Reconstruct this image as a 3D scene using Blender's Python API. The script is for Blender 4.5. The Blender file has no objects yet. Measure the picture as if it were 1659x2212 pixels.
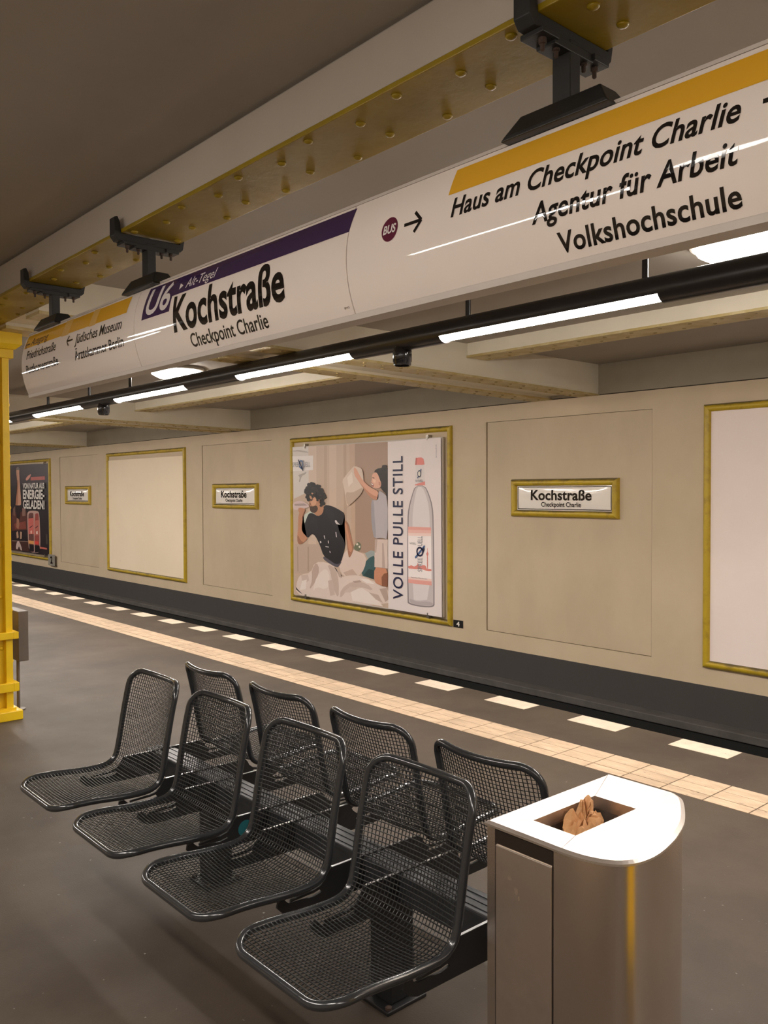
import bpy, bmesh, math, random
from mathutils import Vector, Matrix, noise as mnoise

random.seed(7)
S = bpy.context.scene
COL = S.collection

# ------------------------------------------------------------------ camera
F_PX = 1855.0
YAW, PIT, ROL = (math.radians(a) for a in (48.8, -1.491, -0.22))
fw = Vector((-math.sin(YAW) * math.cos(PIT), math.cos(YAW) * math.cos(PIT), math.sin(PIT)))
rt = fw.cross(Vector((0, 0, 1))).normalized()
up = rt.cross(fw)
rt, up = rt * math.cos(ROL) + up * math.sin(ROL), up * math.cos(ROL) - rt * math.sin(ROL)
cam = bpy.data.cameras.new('camera')
cam.sensor_fit = 'VERTICAL'
cam.sensor_height = 36.0
cam.sensor_width = 27.0
cam.lens = F_PX / 2212 * 36.0
cam.clip_start = 0.05
cam.clip_end = 200
camo = bpy.data.objects.new('camera', cam)
camo.matrix_world = Matrix(((rt.x, up.x, -fw.x, 0), (rt.y, up.y, -fw.y, 0), (rt.z, up.z, -fw.z, 1.65), (0, 0, 0, 1)))
COL.objects.link(camo)
S.camera = camo

# ------------------------------------------------------------------ world, exposure
W = bpy.data.worlds.new('station_dark')
W.use_nodes = True
W.node_tree.nodes['Background'].inputs[0].default_value = (0, 0, 0, 1)
S.world = W
S.view_settings.view_transform = 'Standard'
S.view_settings.look = 'None'
S.view_settings.exposure = 0.0
S.view_settings.gamma = 1.0
S.view_settings.use_curve_mapping = False
TUBE_POWER = 110.0      # radiance of the lit tube covers on the photographed side
LAMP_POWER = 42.0      # radiance of the round ceiling lamps there
OPPOSITE = 0.64        # the opposite platform side burns at reduced output
LIGHT_COL = (1.0, 0.92, 0.84)
S.cycles.max_bounces = 7
S.cycles.diffuse_bounces = 5
S.cycles.glossy_bounces = 3
S.cycles.sample_clamp_indirect = 8.0

# ------------------------------------------------------------------ materials
def lin(c):
    c = c / 255.0
    return c / 12.92 if c <= 0.04045 else ((c + 0.055) / 1.055) ** 2.4

def hexc(s, g=1.0):
    return tuple(min(1.0, lin(int(s[i:i + 2], 16)) * g) for i in (0, 2, 4))

def mat(name, col, rough=0.5, metal=0.0, var=None, vscale=6.0, stretch=(1, 1, 1), vlo=0.35, vhi=0.65,
        dust=None, dust_amt=0.7, bump=0.0, bscale=80.0, spec=0.5, coat=0.0, rvar=0.0, emit=None, est=0.0, speck=None):
    m = bpy.data.materials.new(name)
    m.use_nodes = True
    nt = m.node_tree
    N, L = nt.nodes, nt.links
    b = N['Principled BSDF']
    b.inputs['Base Color'].default_value = (*col, 1)
    b.inputs['Roughness'].default_value = rough
    b.inputs['Metallic'].default_value = metal
    b.inputs['Specular IOR Level'].default_value = spec
    b.inputs['Coat Weight'].default_value = coat
    b.inputs['Coat Roughness'].default_value = 0.05
    if emit:
        b.inputs['Emission Color'].default_value = (*emit, 1)
        b.inputs['Emission Strength'].default_value = est
    src = None
    if var or dust or bump or rvar or speck:
        tc = N.new('ShaderNodeNewGeometry')
        mp = N.new('ShaderNodeMapping')
        mp.inputs['Scale'].default_value = stretch
        L.new(tc.outputs['Position'], mp.inputs['Vector'])
    if var:
        nz = N.new('ShaderNodeTexNoise')
        nz.inputs['Scale'].default_value = vscale
        nz.inputs['Detail'].default_value = 6
        nz.inputs['Roughness'].default_value = 0.6
        L.new(mp.outputs[0], nz.inputs['Vector'])
        mr = N.new('ShaderNodeMapRange')
        mr.inputs['From Min'].default_value = vlo
        mr.inputs['From Max'].default_value = vhi
        L.new(nz.outputs['Fac'], mr.inputs['Value'])
        mx = N.new('ShaderNodeMix')
        mx.data_type = 'RGBA'
        mx.inputs['A'].default_value = (*col, 1)
        mx.inputs['B'].default_value = (*var, 1)
        L.new(mr.outputs[0], mx.inputs['Factor'])
        src = mx.outputs['Result']
        if rvar:
            rr = N.new('ShaderNodeMapRange')
            rr.inputs['To Min'].default_value = rough - rvar
            rr.inputs['To Max'].default_value = rough + rvar
            L.new(mr.outputs[0], rr.inputs['Value'])
            L.new(rr.outputs[0], b.inputs['Roughness'])
    if speck:
        vz = N.new('ShaderNodeTexNoise')
        vz.inputs['Scale'].default_value = speck[1]
        vz.inputs['Detail'].default_value = 2
        L.new(mp.outputs[0], vz.inputs['Vector'])
        sr = N.new('ShaderNodeMapRange')
        sr.inputs['From Min'].default_value = speck[2]
        sr.inputs['From Max'].default_value = speck[2] + 0.03
        L.new(vz.outputs['Fac'], sr.inputs['Value'])
        mx = N.new('ShaderNodeMix')
        mx.data_type = 'RGBA'
        if src:
            L.new(src, mx.inputs['A'])
        else:
            mx.inputs['A'].default_value = (*col, 1)
        mx.inputs['B'].default_value = (*speck[0], 1)
        L.new(sr.outputs[0], mx.inputs['Factor'])
        src = mx.outputs['Result']
    if dust:
        sp = N.new('ShaderNodeSeparateXYZ')
        L.new(tc.outputs['Normal'], sp.inputs[0])
        nz = N.new('ShaderNodeTexNoise')
        nz.inputs['Scale'].default_value = 9
        nz.inputs['Detail'].default_value = 5
        L.new(tc.outputs['Position'], nz.inputs['Vector'])
        ad = N.new('ShaderNodeMath')
        ad.operation = 'ADD'
        L.new(sp.outputs['Z'], ad.inputs[0])
        L.new(nz.outputs['Fac'], ad.inputs[1])
        mr = N.new('ShaderNodeMapRange')
        mr.inputs['From Min'].default_value = 0.75
        mr.inputs['From Max'].default_value = 1.35
        mr.inputs['To Max'].default_value = dust_amt
        L.new(ad.outputs[0], mr.inputs['Value'])
        mx = N.new('ShaderNodeMix')
        mx.data_type = 'RGBA'
        if src:
            L.new(src, mx.inputs['A'])
        else:
            mx.inputs['A'].default_value = (*col, 1)
        mx.inputs['B'].default_value = (*dust, 1)
        L.new(mr.outputs[0], mx.inputs['Factor'])
        src = mx.outputs['Result']
    if src:
        L.new(src, b.inputs['Base Color'])
    if bump:
        nz = N.new('ShaderNodeTexNoise')
        nz.inputs['Scale'].default_value = bscale
        nz.inputs['Detail'].default_value = 4
        L.new(mp.outputs[0], nz.inputs['Vector'])
        bp = N.new('ShaderNodeBump')
        bp.inputs['Strength'].default_value = bump
        bp.inputs['Distance'].default_value = 0.004
        L.new(nz.outputs['Fac'], bp.inputs['Height'])
        L.new(bp.outputs[0], b.inputs['Normal'])
    return m

GRIME = (0.05, 0.04, 0.03)
M = {}
M['asphalt'] = mat('asphalt', (0.080, 0.059, 0.042), 0.62, var=(0.053, 0.039, 0.028), vscale=1.1, bump=0.25, bscale=160, rvar=0.05, spec=0.36, speck=((0.2, 0.18, 0.16), 38, 0.735))
M['tile'] = mat('tile_cream', (0.58, 0.43, 0.30), 0.5, var=(0.42, 0.31, 0.21), vscale=7, stretch=(1, 2.5, 1), bump=0.1, speck=((0.22, 0.16, 0.11), 21, 0.70))
M['tile_b'] = mat('tile_cream_worn', (0.52, 0.385, 0.265), 0.5, var=(0.37, 0.275, 0.19), vscale=6, stretch=(1, 2.5, 1), bump=0.1, speck=((0.22, 0.16, 0.11), 17, 0.68))
M['white_mark'] = mat('white_marking', (0.74, 0.63, 0.50), 0.5, var=(0.62, 0.51, 0.40), vscale=9, speck=((0.3, 0.24, 0.19), 26, 0.70))
M['pit'] = mat('pit_dark', (0.006, 0.005, 0.005), 0.95, var=(0.004, 0.004, 0.003), vscale=3)
M['ballast'] = mat('track_bed', (0.012, 0.010, 0.009), 0.95, var=(0.005, 0.004, 0.004), vscale=30, bump=0.8, bscale=25)
M['steel_rail'] = mat('rail_steel', (0.25, 0.22, 0.2), 0.4, 1.0)
M['dado'] = mat('dado_grey', (0.052, 0.047, 0.044), 0.6, var=(0.048, 0.044, 0.041), vscale=4, stretch=(1, 1, .4), speck=((0.16, 0.15, 0.14), 14, 0.74))
M['ledge'] = mat('ledge_grey', (0.085, 0.077, 0.072), 0.8, var=(0.06, 0.054, 0.05), vscale=5)
M['wall'] = mat('wall_beige', (0.60, 0.485, 0.335), 0.6, var=(0.55, 0.44, 0.30), vscale=1.6, bump=0.06, bscale=60, speck=((0.25, 0.2, 0.15), 9, 0.775))
M['panel'] = mat('panel_beige', (0.59, 0.475, 0.33), 0.6, var=(0.53, 0.425, 0.29), vscale=1.9, stretch=(1, 1, .5), bump=0.06, bscale=60, speck=((0.25, 0.2, 0.15), 11, 0.775))
M['gap'] = mat('joint_dirt', (0.06, 0.045, 0.03), 0.9)
M['ceiling'] = mat('ceiling_paint', (0.40, 0.365, 0.315), 0.7, var=(0.36, 0.325, 0.28), vscale=0.8)
M['ceil_cream'] = mat('girder_cream', (0.82, 0.76, 0.63), 0.6, var=(0.76, 0.70, 0.57), vscale=2)
M['girder_face'] = mat('girder_face', (0.52, 0.46, 0.39), 0.65, var=(0.48, 0.42, 0.355), vscale=1.2)
M['frieze'] = mat('frieze_paint', (0.33, 0.285, 0.215), 0.7, var=(0.29, 0.25, 0.185), vscale=1.5)
M['flange'] = mat('flange_ochre', (0.50, 0.38, 0.15), 0.5, var=(0.60, 0.50, 0.27), vscale=7, vlo=0.4, vhi=0.6)
M['rivet_ochre'] = mat('rivet_ochre', (0.34, 0.25, 0.10), 0.5)
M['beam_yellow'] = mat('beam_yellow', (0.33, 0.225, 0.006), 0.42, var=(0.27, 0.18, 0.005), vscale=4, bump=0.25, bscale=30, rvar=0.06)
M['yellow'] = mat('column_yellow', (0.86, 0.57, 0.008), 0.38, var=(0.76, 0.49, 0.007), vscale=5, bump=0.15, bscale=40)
M['frame_yellow'] = mat('frame_yellow', (0.52, 0.36, 0.02), 0.42, var=(0.34, 0.22, 0.02), vscale=9, vlo=0.5, vhi=0.75, dust=GRIME, dust_amt=0.85)
M['board'] = mat('blank_board', (0.90, 0.76, 0.58), 0.6, var=(0.87, 0.73, 0.55), vscale=1.2, speck=((0.2, 0.16, 0.14), 12, 0.79))
M['board_cool'] = mat('blank_board_cool', (0.92, 0.80, 0.75), 0.6, var=(0.89, 0.77, 0.72), vscale=1.2, speck=((0.2, 0.16, 0.14), 10, 0.78))
M['enamel'] = mat('enamel_white', (0.92, 0.86, 0.79), 0.10, coat=0.2)
M['ink'] = mat('ink_black', (0.012, 0.009, 0.008), 0.04)
M['ink_fade'] = mat('ink_faded', (0.16, 0.085, 0.03), 0.05)
M['sign_white'] = mat('sign_white', (0.92, 0.82, 0.75), 0.035, spec=0.5)
M['sign_rail'] = mat('sign_rail', (0.66, 0.60, 0.55), 0.4)
M['purple'] = mat('line_purple', (0.052, 0.026, 0.085), 0.04)
M['orange'] = mat('exit_orange', (0.80, 0.43, 0.03), 0.04)
M['orange_tape'] = mat('exit_orange_tape', (0.82, 0.50, 0.14), 0.25)
M['bus'] = mat('bus_purple', (0.13, 0.02, 0.045), 0.04)
M['print_white'] = mat('print_white', (0.82, 0.76, 0.74), 0.04)
M['hanger'] = mat('hanger_grey', (0.018, 0.018, 0.018), 0.5, var=(0.013, 0.013, 0.013), vscale=20)
M['stain'] = mat('stain', (0.30, 0.22, 0.16), 0.6, 0.5)
M['rust'] = mat('bolt_rust', (0.06, 0.035, 0.025), 0.7)
M['pipe'] = mat('pipe_black', (0.022, 0.021, 0.022), 0.28, spec=0.5)
M['can'] = mat('can_black', (0.012, 0.012, 0.014), 0.15, coat=0.3)
M['lit'] = mat('tube_cover_lit', (0.8, 0.8, 0.8), 0.4, emit=LIGHT_COL, est=TUBE_POWER)
M['lamp_lit'] = mat('lamp_glass_lit', (0.8, 0.8, 0.8), 0.4, emit=LIGHT_COL, est=LAMP_POWER)
M['lit_dim'] = mat('tube_cover_dim', (0.8, 0.8, 0.8), 0.4, emit=LIGHT_COL, est=TUBE_POWER * OPPOSITE)
M['lamp_dim'] = mat('lamp_glass_dim', (0.8, 0.8, 0.8), 0.4, emit=LIGHT_COL, est=LAMP_POWER * OPPOSITE)
M['cover_off'] = mat('tube_cover_off', (0.7, 0.7, 0.68), 0.4)
M['lamp_ring'] = mat('lamp_ring', (0.6, 0.56, 0.5), 0.4)
M['seat'] = mat('seat_coating', (0.024, 0.026, 0.029), 0.2, spec=0.6, coat=0.3)
M['wire'] = mat('wire_coating', (0.019, 0.020, 0.021), 0.28, spec=0.55)
M['bench_steel'] = mat('bench_steel', (0.042, 0.046, 0.052), 0.4, var=(0.03, 0.033, 0.037), vscale=25)
M['bench_black'] = mat('bench_black', (0.012, 0.012, 0.013), 0.5)
M['bright_edge'] = mat('pale_edge', (0.4, 0.4, 0.4), 0.3, 0.8)
M['teal'] = mat('sticker_teal', (0.012, 0.13, 0.15), 0.5)
M['steel'] = mat('brushed_steel', (0.72, 0.64, 0.57), 0.24, 1.0)
M['steel_door'] = mat('bin_door_steel', (0.72, 0.64, 0.57), 0.42, 1.0, var=(0.55, 0.48, 0.42), vscale=5, vlo=0.45, vhi=0.8, rvar=0.06)
M['steel_lid'] = mat('lid_steel', (0.75, 0.69, 0.64), 0.38, 1.0, var=(0.68, 0.62, 0.57), vscale=9, rvar=0.04)
M['bin_dark'] = mat('bin_slot_dark', (0.045, 0.034, 0.028), 0.4, 0.6)
M['liner'] = mat('bin_liner', (0.30, 0.25, 0.21), 0.45, 0.8, var=(0.14, 0.11, 0.09), vscale=14)
M['paper'] = mat('brown_paper', (0.60, 0.32, 0.14), 0.75, var=(0.50, 0.25, 0.10), vscale=12)
M['box_grey'] = mat('utility_grey', (0.13, 0.105, 0.09), 0.45, var=(0.11, 0.09, 0.078), vscale=8)
M['clip'] = mat('clip_metal', (0.42, 0.38, 0.33), 0.35, 0.9)
M['tag_black'] = mat('tag_black', (0.012, 0.012, 0.012), 0.4)
M['tag_grey'] = mat('tag_grey', (0.27, 0.25, 0.21), 0.5)
M['sheet_edge'] = mat('sheet_edge', (0.62, 0.56, 0.50), 0.6)
M['navy'] = mat('print_navy', (0.014, 0.016, 0.06), 0.45)
M['blue'] = mat('print_blue', (0.07, 0.13, 0.30), 0.45)
M['print_grey'] = mat('print_grey', (0.25, 0.24, 0.26), 0.45)
M['print_cream'] = mat('print_cream', (0.80, 0.76, 0.70), 0.45)

def print_mat():
    m = bpy.data.materials.new('poster_print')
    m.use_nodes = True
    nt = m.node_tree
    a = nt.nodes.new('ShaderNodeVertexColor')
    a.layer_name = 'Col'
    b = nt.nodes['Principled BSDF']
    b.inputs['Roughness'].default_value = 0.4
    nt.links.new(a.outputs['Color'], b.inputs['Base Color'])
    return m
M['print'] = print_mat()

# ------------------------------------------------------------------ helpers
def tag(o, label=None, cat=None, group=None, kind=None):
    if label: o['label'] = label
    if cat: o['category'] = cat
    if group: o['group'] = group
    if kind: o['kind'] = kind
    return o

def empty(name, loc=(0, 0, 0), parent=None):
    o = bpy.data.objects.new(name, None)
    o.location = loc
    o.empty_display_size = 0.1
    COL.objects.link(o)
    if parent: o.parent = parent
    return o

def link_mesh(name, me, parent=None, loc=(0, 0, 0)):
    o = bpy.data.objects.new(name, me)
    o.location = loc
    COL.objects.link(o)
    if parent: o.parent = parent
    return o

class MB:
    def __init__(s):
        s.v, s.f = [], []

    def add(s, vs, fs):
        n = len(s.v)
        s.v += [tuple(p) for p in vs]
        s.f += [tuple(i + n for i in f) for f in fs]
        return s

    def box(s, x0, x1, y0, y1, z0, z1):
        return s.add([(x0, y0, z0), (x1, y0, z0), (x1, y1, z0), (x0, y1, z0), (x0, y0, z1), (x1, y0, z1), (x1, y1, z1), (x0, y1, z1)],
                     [(0, 3, 2, 1), (4, 5, 6, 7), (0, 1, 5, 4), (1, 2, 6, 5), (2, 3, 7, 6), (3, 0, 4, 7)])

    def prism(s, poly, a, b, fn):
        """poly: 2-D outline, extruded from a to b; fn(u, v, w) -> xyz"""
        n = len(poly)
        return s.add([fn(u, v, a) for u, v in poly] + [fn(u, v, b) for u, v in poly],
                     [tuple(range(n))[::-1], tuple(range(n, 2 * n))] + [(i, (i + 1) % n, n + (i + 1) % n, n + i) for i in range(n)])

    def tube(s, pts, r, n=8, closed=False, caps=True):
        P = [Vector(p) for p in pts]
        m = len(P)
        T = []
        for i in range(m):
            a = P[(i - 1) % m] if (closed or i > 0) else P[i]
            b = P[(i + 1) % m] if (closed or i < m - 1) else P[i]
            T.append((b - a).normalized())
        u = T[0].orthogonal().normalized()
        vs = []
        for i in range(m):
            u = (u - T[i] * u.dot(T[i])).normalized()
            w = T[i].cross(u)
            for k in range(n):
                t = 2 * math.pi * k / n
                vs.append(P[i] + (u * math.cos(t) + w * math.sin(t)) * r)
        fs = []
        if closed:   # match the twist between the last and the first ring
            best = min(range(n), key=lambda o: (vs[(m - 1) * n] - vs[o]).length)
        for i in range(m if closed else m - 1):
            j = (i + 1) % m
            o = best if (closed and j == 0) else 0
            for k in range(n):
                fs.append((i * n + k, i * n + (k + 1) % n, j * n + (k + 1 + o) % n, j * n + (k + o) % n))
        if not closed and caps:
            fs.append(tuple(range(n))[::-1])
            fs.append(tuple((m - 1) * n + k for k in range(n)))
        return s.add(vs, fs)

    def lathe(s, prof, n=24, c=(0, 0, 0)):
        """prof: (r, z) from one end to the other, axis z through c; closed at both ends"""
        vs, fs = [], []
        for r, z in prof:
            for k in range(n):
                t = 2 * math.pi * k / n
                vs.append((c[0] + r * math.cos(t), c[1] + r * math.sin(t), c[2] + z))
        for i in range(len(prof) - 1):
            for k in range(n):
                fs.append((i * n + k, i * n + (k + 1) % n, (i + 1) * n + (k + 1) % n, (i + 1) * n + k))
        fs.append(tuple(range(n))[::-1])
        fs.append(tuple((len(prof) - 1) * n + k for k in range(n)))
        return s.add(vs, fs)

    def mesh(s, name, m, smooth=False, fix=True):
        me = bpy.data.meshes.new(name)
        me.from_pydata([tuple(p) for p in s.v], [], s.f)
        if fix:
            bm = bmesh.new()
            bm.from_mesh(me)
            bmesh.ops.recalc_face_normals(bm, faces=bm.faces)
            bm.to_mesh(me)
            bm.free()
        me.materials.append(M[m] if isinstance(m, str) else m)
        if smooth:
            for p in me.polygons: p.use_smooth = True
            if smooth != 'all':
                me.set_sharp_from_angle(angle=math.radians(40))
        return me

    def build(s, name, m, parent=None, smooth=False, loc=(0, 0, 0), bevel=0.0):
        o = link_mesh(name, s.mesh(name, m, smooth), parent, loc)
        if bevel:
            b = o.modifiers.new('bevel', 'BEVEL')
            b.width = bevel
            b.segments = 2
            b.limit_method = 'ANGLE'
        return o

def box(name, m, b, parent=None, bevel=0.0):
    return MB().box(*b).build(name, m, parent, bevel=bevel)

def struct(o, label=None, cat=None):
    return tag(o, label, cat, kind='structure')

# flat lettering -----------------------------------------------------------
def raw_text(body, shear=0.0, bold=0.0, space=1.0):
    cu = bpy.data.curves.new('lettering', 'FONT')
    cu.body = body
    cu.shear = shear
    cu.offset = bold
    cu.space_character = space
    cu.resolution_u = 4
    o = bpy.data.objects.new('lettering', cu)
    COL.objects.link(o)
    dg = bpy.context.evaluated_depsgraph_get()
    me = bpy.data.meshes.new_from_object(o.evaluated_get(dg))
    vs = [(p.co.x, p.co.y) for p in me.vertices]
    fs = [tuple(p.vertices) for p in me.polygons]
    bpy.data.objects.remove(o)
    bpy.data.curves.remove(cu)
    bpy.data.meshes.remove(me)
    return vs, fs
_v, _f = raw_text('H')
CAP = max(p[1] for p in _v)

def text2d(body, x0, x1, base, cap, shear=0.0, bold=0.0, space=1.0):
    """lettering fitted between x0 and x1 on a baseline, capital height cap"""
    vs, fs = raw_text(body, shear, bold, space)
    a = min(p[0] for p in vs)
    b = max(p[0] for p in vs)
    k = (x1 - x0) / (b - a)
    q = cap / CAP
    return [(x0 + (p[0] - a) * k, base + p[1] * q) for p in vs], fs

def decal(name, shape, m, parent, fn, step=0.0):
    """flat shape (2-D verts, faces) laid onto a surface through fn(u, v) -> xyz"""
    vs, fs = shape
    bm = bmesh.new()
    bv = [bm.verts.new((p[0], 0, p[1])) for p in vs]
    for f in fs:
        try:
            bm.faces.new([bv[i] for i in f])
        except ValueError:
            pass
    if step:
        z0 = min(p[1] for p in vs)
        z1 = max(p[1] for p in vs)
        z = math.floor(z0 / step) * step
        while z < z1:
            bmesh.ops.bisect_plane(bm, geom=bm.verts[:] + bm.edges[:] + bm.faces[:], plane_co=(0, 0, z), plane_no=(0, 0, 1))
            z += step
    for v in bm.verts:
        v.co = fn(v.co.x, v.co.z)
    me = bpy.data.meshes.new(name)
    bm.to_mesh(me)
    bm.free()
    me.materials.append(M[m])
    return link_mesh(name, me, parent)

def poly2d(*polys):
    vs, fs = [], []
    for p in polys:
        fs.append(tuple(range(len(vs), len(vs) + len(p))))
        vs += p
    return vs, fs

def stroke(a, b, w):
    d = Vector((b[0] - a[0], b[1] - a[1])).normalized() * (w / 2)
    n = (-d.y, d.x)
    return [(a[0] - n[0], a[1] - n[1]), (b[0] - n[0], b[1] - n[1]), (b[0] + n[0], b[1] + n[1]), (a[0] + n[0], a[1] + n[1])]

def ring2d(cx, cz, rx, rz, n=28):
    return [(cx + rx * math.cos(2 * math.pi * k / n), cz + rz * math.sin(2 * math.pi * k / n)) for k in range(n)]
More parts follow.
